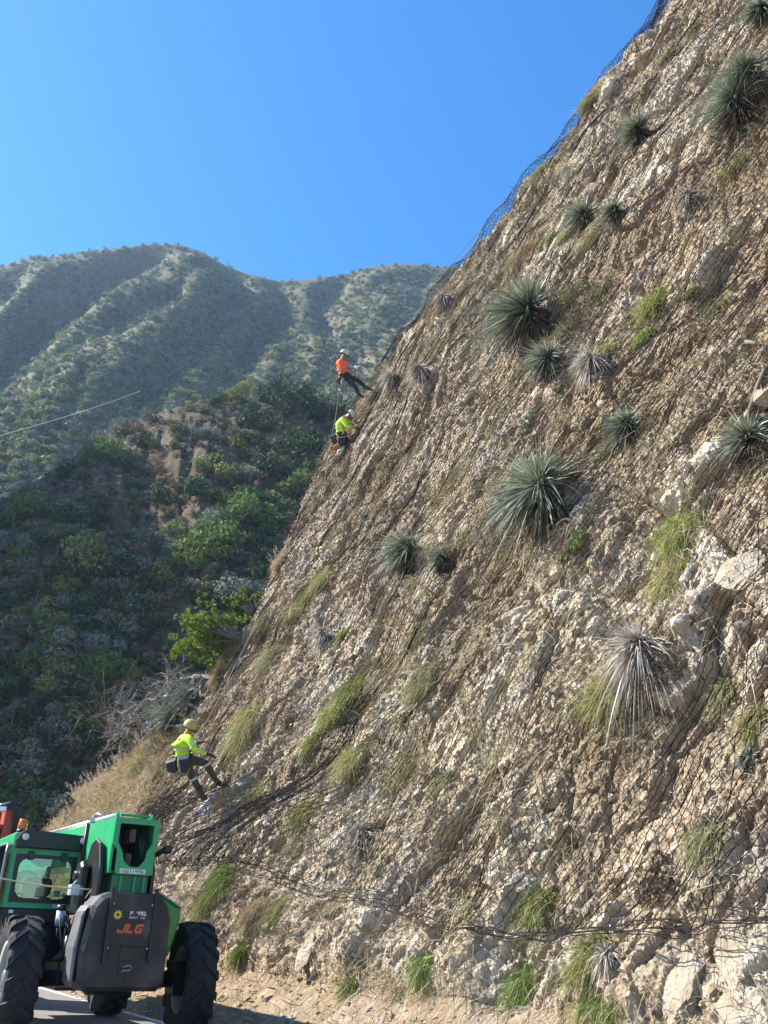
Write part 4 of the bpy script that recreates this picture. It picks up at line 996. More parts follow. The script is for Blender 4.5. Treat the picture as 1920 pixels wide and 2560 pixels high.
# ================================================================== TELEHANDLER
M_GREEN = paint('green_paint', (.018, .30, .115), .35, 0, .06, 3, 0, (.10, .17, .10))
M_GREEN2 = paint('leaf_green_paint', (.04, .26, .05), .4, 0, .06, 3)
M_BLACK = paint('black_paint', (.007, .007, .008), .42, 0, .2, 4)
M_CHAR = paint('charcoal_casting', (.016, .016, .018), .6, 0, .12, 5, .3, (.11, .095, .08))
M_RUB = paint('tyre_rubber', (.012, .012, .013), .8, 0, .25, 12, .3, (.035, .03, .025))
M_STEEL = paint('bright_steel', (.55, .56, .58), .3, .9, .08, 8)
M_GREYM = paint('grey_metal', (.20, .20, .21), .4, .5, .1, 6)
M_RIM = paint('rim_paint', (.24, .24, .24), .5, .1, .15, 6, 0, (.12, .10, .08))
M_HOSE = paint('hose_rubber', (.016, .016, .018), .5)
M_WHITE = paint('white_label', (.72, .72, .70), .5, 0, .03)
M_CREAM = paint('cream_paint', (.62, .54, .36), .45, 0, .05)
M_RED = paint('red_paint', (.42, .06, .03), .45, 0, .12, 4)
M_ORNG = paint('orange_letter', (.60, .10, .03), .5, 0, .03)
M_YEL = paint('yellow_mark', (.62, .50, .04), .5, 0, .03)
M_SEAT = paint('seat_fabric', (.03, .03, .035), .8)
t = NT('amber_lens'); t.set(Base_Color=(.85, .17, .01), Roughness=.2, Transmission_Weight=.35, Coat_Weight=.5); M_AMB = t.m
t = NT('lamp_lens'); t.set(Base_Color=(.62, .62, .58), Roughness=.15, Coat_Weight=.6); M_LENS = t.m
t = NT('cab_glass'); gl = t.n('ShaderNodeBsdfGlossy'); gl.inputs['Roughness'].default_value = .03; gl.inputs[0].default_value = (.9, 1, .95, 1)
tr = t.n('ShaderNodeBsdfTransparent'); tr.inputs[0].default_value = (.68, .82, .76, 1); fr = t.n('ShaderNodeFresnel'); fr.inputs[0].default_value = 1.45
mx = t.n('ShaderNodeMixShader'); t.l(t.math('ADD', fr.outputs[0], .05), mx.inputs[0]); t.l(tr.outputs[0], mx.inputs[1]); t.l(gl.outputs[0], mx.inputs[2]); t.l(mx.outputs[0], t.t.nodes['Material Output'].inputs[0]); M_GLASS = t.m
T0 = tow(11.9, 3.53, 0.01)
TH = empty('telehandler', tuple(T0), PSI, 'green and black telehandler seen from behind, boom lowered, below the netted slope', 'telehandler')
def wheel(x, y, yaw, label, R_=.64, w=.36, side=1):
    e = empty('wheel', (x, y, R_), 0); e.parent = TH; e.rotation_euler = (0, 0, yaw); e['label'] = label
    h = w / 2; mb = MB()
    prof = [(.36, -h * .72), (.44, -h * .96), (.54, -h), (R_ - .055, -h * .93), (R_ - .035, -h * .8), (R_ - .03, 0), (R_ - .035, h * .8), (R_ - .055, h * .93), (.54, h), (.44, h * .96), (.36, h * .72)]
    mb.lathe(prof, (0, 0, 0), 'x', 56); mb.f.pop(); mb.sm.pop(); mb.f.pop(); mb.sm.pop()
    nl = 17
    for k in range(nl):                                    # chunky staggered lugs, swept like an R4 tread
        for sgn in (-1, 1):
            a0 = 2 * PI * (k + (.5 if sgn > 0 else 0)) / nl; q = []
            st = [(.02, 0., .055), (.35, .10, .06), (.75, .20, .07), (1.02, .26, .085)]
            ring = []
            for (f_, da, wd) in st:
                xx = sgn * h * f_; an = a0 + da
                for dw, rr in ((-wd, R_ - .045), (-wd * .8, R_ + (.0 if f_ < .9 else -.022)), (wd * .8, R_ + (.0 if f_ < .9 else -.022)), (wd, R_ - .045)):
                    aa = an + dw; ring.append((xx, rr * math.cos(aa), rr * math.sin(aa)))
            # outer shoulder foot
            for dw, rr in ((-.085, R_ - .13), (-.07, R_ - .125), (.07, R_ - .125), (.085, R_ - .13)):
                aa = a0 + .28 + dw; ring.append((sgn * h * 1.03, rr * math.cos(aa), rr * math.sin(aa)))
            fs = []
            for r_ in range(4):
                for c_ in range(3):
                    b_ = r_ * 4 + c_; fs.append([b_, b_ + 1, b_ + 5, b_ + 4] if sgn < 0 else [b_ + 4, b_ + 5, b_ + 1, b_])
            fs.append([0, 1, 2, 3]); mb.add(ring, fs)
    mb.build('tyre', M_RUB, e)
    rb = MB(); s_ = side
    rb.lathe([(.36, -h * .74), (.375, -h * .8), (.33, -h * .7), (.30, -h * .1), (.33, h * .7), (.375, h * .8), (.36, h * .74)], (0, 0, 0), 'x', 40); rb.f.pop(); rb.sm.pop(); rb.f.pop(); rb.sm.pop()
    rb.lathe([(.0, s_ * .045), (.12, s_ * .05), (.14, s_ * .02), (.24, s_ * .0), (.31, -s_ * .03)], (0, 0, 0), 'x', 40)
    rb.lathe([(.31, -s_ * .04), (.12, -s_ * .03), (.0, -s_ * .03)], (0, 0, 0), 'x', 40)
    rim = rb.build('rim', M_RIM, e)
    hb_ = MB(); hb_.lathe([(.0, s_ * .13), (.075, s_ * .125), (.095, s_ * .10), (.10, s_ * .04)], (0, 0, 0), 'x', 20)
    for k in range(8): a_ = 2 * PI * k / 8; hb_.lathe([(.0, s_ * .045), (.018, s_ * .045), (.018, s_ * .0)], (0, .165 * math.cos(a_), .165 * math.sin(a_)), 'x', 6)
    hb_.build('hub', M_GREYM, e)
wheel(1.03, 0, math.radians(-7), 'big right rear tyre', side=1); wheel(-1.03, 0, math.radians(-3), 'left rear tyre cut by the picture edge', side=-1)
wheel(1.03, 3.25, 0, 'far right front tyre', side=1); wheel(-1.03, 3.25, 0, None or 'far left front tyre', side=-1)
# chassis
mb = MB(); mb.box(-.36, .30, -.45, 3.9, .62, .95, .02); mb.box(-.52, .42, .2, 3.3, .5, .66, .02); mb.box(-.16, .02, -.55, .2, .95, 1.35, .02); mb.build('chassis', M_BLACK, TH)
for y_ in (0, 3.25):
    mb = MB(); mb.tube([(-.9, y_, .64), (-.3, y_, .64), (-.22, y_, .64), (.22, y_, .64), (.3, y_, .64), (.9, y_, .64)], [.09, .09, .17, .17, .09, .09], 12); mb.box(-.95, -.78, y_ - .12, y_ + .12, .46, .84, .02); mb.box(.78, .95, y_ - .12, y_ + .12, .46, .84, .02); mb.build('axle', M_BLACK, TH)
# counterweight
def outline(pts): return pts
cwp = [(-.50, .56), (.30, .56), (.37, .63), (.385, .95), (.375, 1.28), (.33, 1.42), (.24, 1.51), (.14, 1.545), (-.34, 1.545), (-.45, 1.50), (-.53, 1.40), (-.555, 1.28), (-.60, .95), (-.58, .66)]
mb = MB(); mb.prism(cwp, -.93, -.45, 'y', .045)
cw = mb.build('counterweight', M_CHAR, TH)
mb = MB(); mb.prism([(-.645, .66), (-.605, .60), (-.605, 1.28), (-.56, 1.40), (-.60, 1.34), (-.655, .98)], -.86, -.52, 'y', .02); mb.build('left_bevel', paint('pale_left_bevel', (.10, .098, .095), .6, 0, .15, 5, .2), TH)  # left bevel of the counterweight, a paler grey than the casting
for nm, (x0, x1, z0, z1), d_ in (('tow_pocket', (-.155, .02, .97, 1.055), .0),):
    pass
mb = MB()
mb.prism(rrect(-.16, .02, .99, 1.08, .012, 2), -.945, -.925, 'y'); mb.prism(rrect(-.165, .0, .86, .985, .012, 2), -.940, -.925, 'y'); mb.prism(rrect(-.165, .0, .745, .85, .012, 2), -.943, -.925, 'y')
mb.prism(rrect(-.24, -.095, .625, .675, .01, 2), -.941, -.925, 'y'); mb.prism(rrect(-.075, .075, .625, .675, .01, 2), -.941, -.925, 'y'); mb.prism(rrect(-.29, -.235, .98, 1.04, .022, 3), -.941, -.925, 'y')
mb.build('shade_plate', M_BLACK, cw)  # black plates on the rear face paint in the shade of its pockets
mb = MB(); mb.tube([(-.12, -.95, .80), (-.06, -.98, .82), (-.03, -.97, .80), (-.04, -.96, .77), (-.12, -.96, .765), (-.13, -.95, .75)], .012, 8); mb.build('tow_hook', M_GREYM, cw)
for x_, z_ in ((-.315, 1.425), (.125, 1.425), (-.315, .985), (.125, .985)):
    mb = MB(); mb.lathe([(.015, -.955), (.012, -.965), (0, -.967)], (0, 0, 0), 'y', 10); o = mb.build('bolt', M_STEEL, cw); o.location = (x_, 0, z_)
for x_ in (-.345, .155):
    mb = MB(); mb.box(x_ - .018, x_ + .018, -.985, -.945, .84, 1.60, .006); mb.build('guard_bar', M_BLACK, cw)
mb = MB(); mb.box(-.36, .17, -.96, -.935, 1.005, 1.53, .004); mb.build('decal_plate', M_CHAR, cw)
# lettering: strokes raised 2 mm off the plate
def strokes(name, segs, mat, parent, y=-.9625, w=.012, th=.003):
    mb = MB()
    for (x0, z0, x1, z1) in segs:
        d_ = Vector((x1 - x0, z1 - z0)); n2 = Vector((-d_.y, d_.x)).normalized() * w / 2; e_ = d_.normalized() * w * .3
        pts_ = [(x0 - e_.x + n2.x, z0 - e_.y + n2.y), (x0 - e_.x - n2.x, z0 - e_.y - n2.y), (x1 + e_.x - n2.x, z1 + e_.y - n2.y), (x1 + e_.x + n2.x, z1 + e_.y + n2.y)]
        mb.prism(pts_, y - th, y, 'y')
    return mb.build(name, mat, parent)
def letters(txt, x, z, h, wd, gap, slant=0.):
    GL = {'J': [(1, 1, 1, 0), (1, 0, 0, 0), (0, 0, 0, .25)], 'L': [(0, 1, 0, 0), (0, 0, 1, 0)], 'G': [(1, .92, .1, .92), (0, .9, 0, .1), (.1, .02, 1, .02), (1, .02, 1, .42), (1, .42, .6, .42)],
          'P': [(0, 0, 0, 1), (0, 1, 1, 1), (1, 1, 1, .5), (1, .5, 0, .5)], 'E': [(1, 1, 0, 1), (0, 1, 0, 0), (0, 0, 1, 0), (0, .5, .8, .5)], 'R': [(0, 0, 0, 1), (0, 1, 1, 1), (1, 1, 1, .5), (1, .5, 0, .5), (.4, .5, 1, 0)],
          'N': [(0, 0, 0, 1), (0, 1, 1, 0), (1, 0, 1, 1)], 'T': [(0, 1, 1, 1), (.5, 1, .5, 0)], 'S': [(1, 1, 0, 1), (0, 1, 0, .5), (0, .5, 1, .5), (1, .5, 1, 0), (1, 0, 0, 0)], 'I': [(.5, 0, .5, 1)], '"': [(.3, 1, .3, .7), (.7, 1, .7, .7)], 'B': [(0, 0, 0, 1), (0, 1, 1, 1), (1, 1, 1, 0), (1, 0, 0, 0), (0, .5, 1, .5)],
          '1': [(.5, 0, .5, 1), (.5, 1, .25, .8)], '0': [(0, 0, 0, 1), (0, 1, 1, 1), (1, 1, 1, 0), (1, 0, 0, 0)], '2': [(0, 1, 1, 1), (1, 1, 1, .5), (1, .5, 0, .5), (0, .5, 0, 0), (0, 0, 1, 0)], '9': [(1, 0, 1, 1), (1, 1, 0, 1), (0, 1, 0, .5), (0, .5, 1, .5)], '6': [(1, 1, 0, 1), (0, 1, 0, 0), (0, 0, 1, 0), (1, 0, 1, .5), (1, .5, 0, .5)], ' ': []}
    out = []
    for c in txt:
        for a0, b0, a1, b1 in GL[c]: out.append((x + a0 * wd + b0 * slant, z + b0 * h, x + a1 * wd + b1 * slant, z + b1 * h))
        x += wd + gap
    return out
pl_ = [o for o in cw.children if o.name.startswith('decal_plate')][0]
strokes('brand_lettering', letters('JLG', -.235, 1.145, .075, .062, .034, .03), M_ORNG, pl_, w=.024)
strokes('hire_lettering', letters('P "PEL', -.118, 1.318, .034, .020, .0125, .006), M_WHITE, pl_, w=.009)
strokes('small_lettering', letters('RENT LS', -.122, 1.284, .014, .014, .012), M_WHITE, pl_, w=.0042)
mb = MB(); sp = []
for k in range(10):
    a_ = 2 * PI * k / 10; sp += [(-.255 + .036 * math.cos(a_ - .16), 1.315 + .036 * math.sin(a_ - .16)), (-.255 + .056 * math.cos(a_ + .28), 1.315 + .056 * math.sin(a_ + .28)), (-.255 + .036 * math.cos(a_ + .3), 1.315 + .036 * math.sin(a_ + .3))]
vs_ = [(x_, -.9645, z_) for x_, z_ in sp] + [(-.255 + .016 * math.cos(2 * PI * (k - .25) / 30), -.9645, 1.315 + .016 * math.sin(2 * PI * (k - .25) / 30)) for k in range(30)]
mb.add(vs_, [[k, (k + 1) % 30, 30 + (k + 1) % 30, 30 + k] for k in range(30)]); mb.build('sun_emblem', M_YEL, pl_)
# rear uprights carrying the boom
for x0, x1 in ((-.44, -.395), (.175, .22)):
    mb = MB(); mb.prism([(-.62, 1.45), (.15, 1.45), (.15, 1.62), (-.12, 2.08), (-.30, 2.13), (-.47, 2.08), (-.62, 1.8)][::1], x0, x1, 'x', .008); mb.build('upright', M_BLACK, TH)
mb = MB(); mb.prism([(-.30, 1.30), (-.02, 1.30), (-.02, 1.78), (-.08, 1.86), (-.24, 1.88), (-.30, 1.82)], -.56, -.46, 'x', .02); mb.tube([(-.60, -.16, 1.72), (-.45, -.16, 1.72)], .05, 12); mb.build('cylinder_lug', M_BLACK, TH)
mb = MB(); mb.box(.225, .31, -.35, -.05, 1.62, 1.78, .02); mb.tube([(.23, -.5, 1.98), (.30, -.5, 2.02), (.34, -.55, 2.05)], .03, 8); mb.box(.31, .40, -.6, -.5, 2.0, 2.09, .02); mb.build('side_bracket', M_BLACK, TH)
# boom
BT = empty('boom', (0, 0, 0)); BT.parent = TH
out_ = [(-.36, 2.355), (.175, 2.355), (.175, 2.07), (.145, 2.0), (.14, 1.74), (-.285, 1.74), (-.29, 2.0), (-.36, 2.07)]
inn = [(-.295, 2.29), (.11, 2.29), (.11, 2.08), (.06, 2.0), (.045, 1.90), (-.02, 1.825), (-.13, 1.825), (-.20, 1.88), (-.23, 1.98), (-.295, 2.08)]
def resample(p, n):
    p = [Vector(q) for q in p]; L_ = [(p[(i + 1) % len(p)] - p[i]).length for i in range(len(p))]; tot = sum(L_); r_ = []
    for k in range(n):
        s_ = tot * k / n; i = 0
        while s_ > L_[i]: s_ -= L_[i]; i += 1
        r_.append(p[i].lerp(p[(i + 1) % len(p)], s_ / L_[i]))
    return r_
def ring_face(outer, inner, y0, y1, mbx):
    n = 60; c_ = Vector((-.09, 2.06)); 
    def ang(pl):
        rs = resample(pl, 400); r_ = []
        for k in range(n):
            a_ = 2 * PI * k / n; r_.append(min(rs, key=lambda q: abs((math.atan2(q.y - c_.y, q.x - c_.x) - a_ + PI) % (2 * PI) - PI)))
        return r_
    o_, i_ = ang(outer), ang(inner); vs = [(q.x, y0, q.y) for q in o_] + [(q.x, y0, q.y) for q in i_] + [(q.x, y1, q.y) for q in o_] + [(q.x, y1, q.y) for q in i_]
    fs = []
    for k in range(n):
        j = (k + 1) % n; fs += [[k, j, n + j, n + k], [2 * n + k, 3 * n + k, 3 * n + j, 2 * n + j], [k, 2 * n + k, 2 * n + j, j], [n + k, n + j, 3 * n + j, 3 * n + k]]
    mbx.add(vs, fs)
mb = MB(); ring_face(out_, inn, -.72, -.68, mb); mb.build('tail_frame', M_GREEN, BT)
mb = MB()                                                  # outer boom, hollow at the tail
for x0, x1 in ((-.355, -.325), (.14, .17)): mb.prism([(-.678, 1.75), (-.678, 2.35), (5.2, 2.35), (5.2, 1.90), (.55, 1.88), (.45, 1.72)], x0, x1, 'x')
mb.box(-.324, .139, -.678, 5.2, 2.318, 2.348); mb.box(-.324, .139, .6, 5.2, 1.89, 1.92); mb.box(-.324, .139, -.60, .55, 1.752, 1.78); mb.build('boom_section', M_GREEN, BT)
mb = MB(); mb.box(-.322, .137, .3, .33, 1.80, 2.31); mb.build('inner_bulkhead', M_BLACK, BT)
mb = MB(); mb.box(-.26, .08, 5.2, 5.8, 1.93, 2.30, .01); mb.build('inner_boom', M_BLACK, BT)
mb = MB(); mb.prism([(-.64, 1.44), (-.64, 1.735), (.2, 1.735), (.2, 1.5)], -.285, .135, 'x'); mb.build('pivot_box', paint('dark_green_paint', (.01, .16, .06), .45), BT)
for x_ in (-.19, -.03, .08): mb = MB(); mb.box(x_ - .012, x_ + .012, -.67, -.642, 1.5, 1.73); mb.build('rib', M_GREEN, BT)
mb = MB()
for k, (x0, x1) in enumerate(((-.26, -.22), (-.24, -.20), (.0, .05), (.03, .07), (.05, .085))):
    mb.tube([(x0, -.55, 2.2), (x0 + .0, -.58, 2.08), (x1, -.55, 1.95), (x1, -.5, 1.84), (x1 + .02, -.3, 1.79)], .014, 8)
mb.build('hoses', M_HOSE, BT)
for zc, nm_ in ((2.17, 0), (1.90, 1)):
    mb = MB(); x_ = -.10 if nm_ == 0 else -.12
    mb.box(x_ - .035, x_ + .035, -.6, -.4, zc - .075, zc + .075, .01)
    for k in range(5): mb.box(x_ - .03, x_ + .03, -.615, -.602, zc - .062 + k * .028, zc - .048 + k * .028)
    mb.build('chain_block', paint('rusty_chain', (.12, .06, .045), .7), BT)
mb = MB()
for x_ in (-.31, .1): mb.prism([(-.62, 2.352), (-.62, 2.40), (-.58, 2.43), (-.52, 2.43), (-.48, 2.352)], x_ - .015, x_ + .015, 'x')
mb.tube([(-.295, -.56, 2.40), (.085, -.56, 2.40)], .017, 8); mb.build('tail_bracket', M_GREEN, BT)
mb = MB(); mb.tube([(-.30, -.58, 2.385), (-.30, 2.6, 2.385), (-.30, 3.4, 2.385)], [.035, .035, .03], 12); mb.build('hydraulic_tube', M_STEEL, BT)
mb = MB(); mb.box(-.365, -.25, .30, .42, 2.36, 2.44, .01); mb.tube([(-.35, .36, 2.44), (-.33, .2, 2.46), (-.26, .1, 2.42)], .018, 8); mb.build('tube_clamp', M_STEEL, BT)
mb = MB(); mb.box(-.372, -.358, .42, .49, 1.70, 2.36); mb.tube([(-.375, .46, 1.70), (-.375, .46, 2.37)], .018, 8); mb.build('boom_band', M_BLACK, BT)
for y_ in (-.05, .15): mb = MB(); mb.tube([(-.357, y_, 1.98), (-.357, y_ - .03, 2.08), (-.357, y_ - .07, 2.14)], .006, 6); mb.tube([(-.357, y_ + .02, 1.96), (-.365, y_ + .02, 1.96)], .014, 8); mb.build('side_handle', M_BLACK, BT)
mb = MB(); mb.tube([(-.357, .62 + .30 * math.cos(PI * k / 12) + .3, 2.0 + .22 * math.sin(PI * k / 12)) for k in range(13)], .005, 5); mb.build('seam_arc', M_BLACK, BT)
mb = MB(); mb.box(-.361, -.3565, -.02, .12, 1.86, 1.98); mb.build('warning_sticker', M_WHITE, BT)
mb = MB(); mb.box(-.235, .065, -.727, -.722, 1.752, 1.802); npl = mb.build('number_plate', M_WHITE, BT)
strokes('plate_digits', letters('10211996', -.222, 1.762, .029, .019, .0155), M_BLACK, npl, y=-.7285, w=.0052, th=.002)
# engine cover on the right, green
mb = MB(); mb.prism([(.40, .85), (.60, .90), (.70, 1.30), (.69, 1.41), (.40, 1.56)], .0 - .35, 2.4, 'y', .03); mb.build('engine_cover', M_GREEN2, TH)
mb = MB(); mb.prism([(.40, 1.565), (.69, 1.415), (.71, 1.423), (.42, 1.575)], -.36, 2.4, 'y'); mb.build('cover_lid', paint('faded_cover', (.34, .38, .33), .5), TH)
# cab
CB = empty('cab', (0, 0, 0)); CB.parent = TH
x0, x1, y0, y1 = -1.18, -.36, .62, 2.15
mb = MB()
mb.prism(rrect(x0, x1, 1.36, 2.03, .03), y0, y0 + .05, 'y', .008) if False else None
def framed(mbx, ox0, ox1, oz0, oz1, ix0, ix1, iz0, iz1, r, ya, yb):
    """panel with a rounded opening"""
    n = 48; c_ = Vector(((ix0 + ix1) / 2, (iz0 + iz1) / 2)); o_ = []; i_ = []
    rs = resample(rrect(ix0, ix1, iz0, iz1, r, 6), 500)
    for k in range(n):
        a_ = 2 * PI * (k + .5) / n; dx, dz = math.cos(a_), math.sin(a_)
        tx = ((ox1 - c_.x) / dx if dx > 0 else (ox0 - c_.x) / dx) if abs(dx) > 1e-9 else 1e9; tz = ((oz1 - c_.y) / dz if dz > 0 else (oz0 - c_.y) / dz) if abs(dz) > 1e-9 else 1e9
        t_ = min(tx, tz); o_.append((c_.x + dx * t_, c_.y + dz * t_)); q = min(rs, key=lambda q: abs((math.atan2(q.y - c_.y, q.x - c_.x) - a_ + PI) % (2 * PI) - PI)); i_.append((q.x, q.y))
    for cx_, cz_ in ((ox0, oz0), (ox1, oz0), (ox1, oz1), (ox0, oz1)):
        k = min(range(n), key=lambda k: (o_[k][0] - cx_) ** 2 + (o_[k][1] - cz_) ** 2); o_[k] = (cx_, cz_)
    vs = [(a, ya, b) for a, b in o_] + [(a, ya, b) for a, b in i_] + [(a, yb, b) for a, b in o_] + [(a, yb, b) for a, b in i_]; fs = []
    for k in range(n):
        j = (k + 1) % n; fs += [[k, j, n + j, n + k], [2 * n + k, 3 * n + k, 3 * n + j, 2 * n + j], [k, 2 * n + k, 2 * n + j, j], [n + k, n + j, 3 * n + j, 3 * n + k]]
    mbx.add(vs, fs)
framed(mb, x0, x1, 1.36, 2.04, x0 + .085, x1 - .07, 1.45, 1.93, .12, y0, y0 + .05)
mb.box(x0, x1, y0 + .051, y1, 1.36, 1.41); mb.box(x1 - .04, x1, y0 + .051, y0 + .12, 1.411, 2.04); mb.box(x0, x0 + .04, y0 + .051, y0 + .12, 1.411, 2.04)
mb.box(x1 - .05, x1, y1 - .08, y1, 1.411, 2.04); mb.box(x0, x0 + .05, y1 - .08, y1, 1.411, 2.04)
mb.prism([(y0 - .02, 2.045), (y1 + .03, 2.045), (y1 + .02, 2.17), (y0 + .05, 2.21), (y0 - .02, 2.2)], x0 - .01, x1 + .01, 'x', .02)
mb.build('cab_frame', M_GREEN, CB)
mb = MB(); framed(mb, x0 + .05, x1 - .035, 1.42, 1.965, x0 + .10, x1 - .085, 1.47, 1.92, .11, y0 - .012, y0 - .002); wf = mb.build('rear_window_frame', M_BLACK, CB)
mb = MB(); mb.prism(rrect(x0 + .098, x1 - .083, 1.468, 1.922, .11, 5), y0 - .006, y0 - .003, 'y'); mb.build('rear_window', M_GLASS, CB)
mb = MB(); mb.box(x0 + .05, x1 - .05, y1 - .03, y1 - .022, 1.42, 2.03); mb.build('front_window', M_GLASS, CB)
mb = MB(); mb.prism([(x0 - .0, 2.03), (x1 + .02, 2.03), (x1 + .045, 2.07), (x1 + .045, 2.19), (x1 + .02, 2.215), (x0 + .10, 2.245), (x0 + .04, 2.20), (x0 - .0, 2.12)], y0 - .09, y0 - .025, 'y', .012); mb.build('rear_visor', M_BLACK, CB)
for x_ in (x0 + .10, x1 - .02):
    mb = MB(); mb.lathe([(.042, y0 - .105), (.040, y0 - .112), (0, y0 - .118)], (0, 0, 0), 'y', 20); o = mb.build('work_lamp', M_LENS, CB); o.location = (x_, 0, 2.155)
    mb = MB(); mb.lathe([(.05, y0 - .09), (.05, y0 - .106), (.043, y0 - .106)], (0, 0, 0), 'y', 20); mb.f.pop(); mb.sm.pop(); mb.build('bezel', M_BLACK, o)
for x_ in (x0 + .22, x1 - .20): mb = MB(); mb.box(x_ - .035, x_ + .035, y0 - .04, y0 - .012, 1.90, 2.0, .006); mb.build('window_hinge', M_BLACK, CB)
mb = MB(); mb.prism([(x0 + .22, 1.95), (x1 - .26, 1.95), (x1 - .34, 1.86), (x1 - .38, 1.83), (x0 + .32, 1.88)], y0 + .2, y0 + .3, 'y'); mb.build('sun_shade', M_SEAT, CB)
mb = MB(); mb.box(x0 + .02, x1 - .02, y0 + .0, y1, 1.20, 1.355, .01); mb.prism([(y0 + .1, .78), (y1, .78), (y1, 1.198), (y0 - .1, 1.198)], x0 + .28, x1 + .1, 'x', .01); mb.build('cab_base', M_BLACK, CB)
mb = MB(); mb.prism(rrect(-.95, -.55, 1.42, 1.50, .03), 1.0, 1.45, 'y', .01); mb.prism(rrect(-.93, -.57, 1.50, 1.72, .06), .95, 1.05, 'y', .02); mb.tube([(-.75, 1.75, 1.42), (-.75, 1.68, 1.66)], .02, 8); mb.build('seat', M_SEAT, CB)
mb = MB(); mb.tube([(-.75 + .15 * math.cos(2 * PI * k / 20), 1.66 + .04 * math.sin(2 * PI * k / 20), 1.68 + .14 * math.sin(2 * PI * k / 20)) for k in range(21)], .012, 6, cap=False); mb.build('steering_wheel', M_BLACK, CB)
mb = MB(); mb.box(x1 - .24, x1 - .10, y0 - .004, y0 - .0005, 1.372, 1.437); mb.build('data_label', paint('pale_label', (.35, .42, .45), .5), CB)
mb = MB(); mb.box(x0 + .08, x0 + .13, y0 - .006, y0 - .0005, 1.30, 1.335); mb.build('small_label', M_WHITE, CB)
for zz_ in (1.50, 1.46): mb = MB(); mb.box(x1 - .25, x1 - .17, y0 + .004, y0 + .008, zz_ - .0, zz_ + .07) if zz_ == 1.50 else mb.box(x1 - .15, x1 - .11, y0 + .004, y0 + .008, 1.5, 1.54); mb.build('window_sticker', M_WHITE, CB)
bcn = empty('beacon', (-1.05, .98, 2.22)); bcn.parent = CB
mb = MB(); mb.lathe([(.07, 0), (.068, .035), (.062, .05)], (0, 0, 0), 'z', 20); mb.build('beacon_base', M_BLACK, bcn)
mb = MB(); mb.lathe([(.062, .05), (.058, .12), (.05, .165), (.04, .175), (0, .178)], (0, 0, 0), 'z', 20); mb.build('beacon_lens', M_AMB, bcn)
# open door with glass on the left
mb = MB(); mb.tube([(-1.24, .62, 1.22), (-1.26, .60, 1.3), (-1.26, .56, 1.95), (-1.25, .60, 2.03), (-1.22, .75, 2.08), (-1.22, 1.2, 2.08)], .018, 8); mb.tube([(-1.24, .62, 1.22), (-1.23, .9, 1.2), (-1.22, 1.2, 1.22)], .018, 8); dr_ = mb.build('door', M_GREYM, TH)
mb = MB(); mb.prism([(.60, 1.24), (1.2, 1.24), (1.2, 2.06), (.72, 2.06), (.58, 1.95)], -1.245, -1.240, 'x'); mb.build('door_glass', M_GLASS, dr_)
# side hardware between the cab and the counterweight
mb = MB(); mb.tube([(-.66, -.1, 1.18), (-.66, -.1, 1.34)], .052, 14); fo = mb.build('filter_can', paint('silver_can', (.50, .52, .55), .35, .4), TH)
mb = MB(); mb.tube([(-.66, -.1, 1.342), (-.66, -.1, 1.40)], .054, 14); mb.build('filter_head', M_BLACK, fo)
mb = MB(); mb.box(-.64, -.50, -.3, -.15, 1.50, 1.62, .01); mb.tube([(-.6, -.2, 1.62), (-.52, -.22, 1.72)], .012, 6); mb.build('valve_block', paint('pale_valve', (.42, .48, .47), .4, .4), TH)
mb = MB()
for k in range(7):
    gx = -.68 + .03 * k; mb.tube([(gx, -.05, 1.36 - .02 * k), (gx + .05 * math.sin(k), -.2, 1.22), (gx + .03, -.3, 1.0 - .02 * k), (gx + .06, -.15, .85)], .012, 7)
mb.tube([(-.68, -.12, 1.17), (-.67, -.12, 1.08), (-.60, -.2, 1.02)], .011, 6); mb.build('hoses', M_HOSE, TH)
mb = MB(); mb.tube([(-.62, -.3, .92), (-.60, -.32, 1.08)], .016, 8); mb.tube([(-.58, -.3, .92), (-.56, -.32, 1.06)], .012, 8); mb.build('steel_pipe', M_STEEL, TH)
mb = MB(); mb.prism([(-.76, .84), (-.54, .84), (-.54, .93), (-.60, .96), (-.66, .94)], -.42, -.36, 'y', .006); mb.tube([(-.6, -.44, .89), (-.6, -.34, .89)], .03, 12)
for x_ in (-.66, -.58): mb.tube([(x_, -.38, .84), (x_, -.38, .60)], .014, 8)
mb.build('rear_linkage', M_BLACK, TH)
mb = MB(); mb.box(-.95, -.62, .3, .5, .62, .66); mb.box(-1.0, -.6, .5, .54, .66, 1.15, .005); mb.build('step', M_BLACK, TH)
# rope tied from the left to the upright
ra = np.array(T0) ; mb = MB(); A3 = Vector((-1.42, -.35, 1.66)); B3 = Vector((-.47, -.35, 1.66)); 
pa = at_depth(-60, 2182, 9.3); pb = at_depth(231, 2224, 9.9)
mb.tube([tuple(pa * (1 - k / 8) + pb * k / 8 - UP * .03 * math.sin(PI * k / 8)) for k in range(9)], .007, 6); pc = at_depth(213, 2246, 9.9); mb.tube([tuple(pb), tuple(at_depth(222, 2232, 9.9)), tuple(pc)], .006, 6)
mb.build('rope', paint('tan_rope', (.45, .38, .22), .8), label='tan rope stretched across the cab window to the black upright', cat='rope')
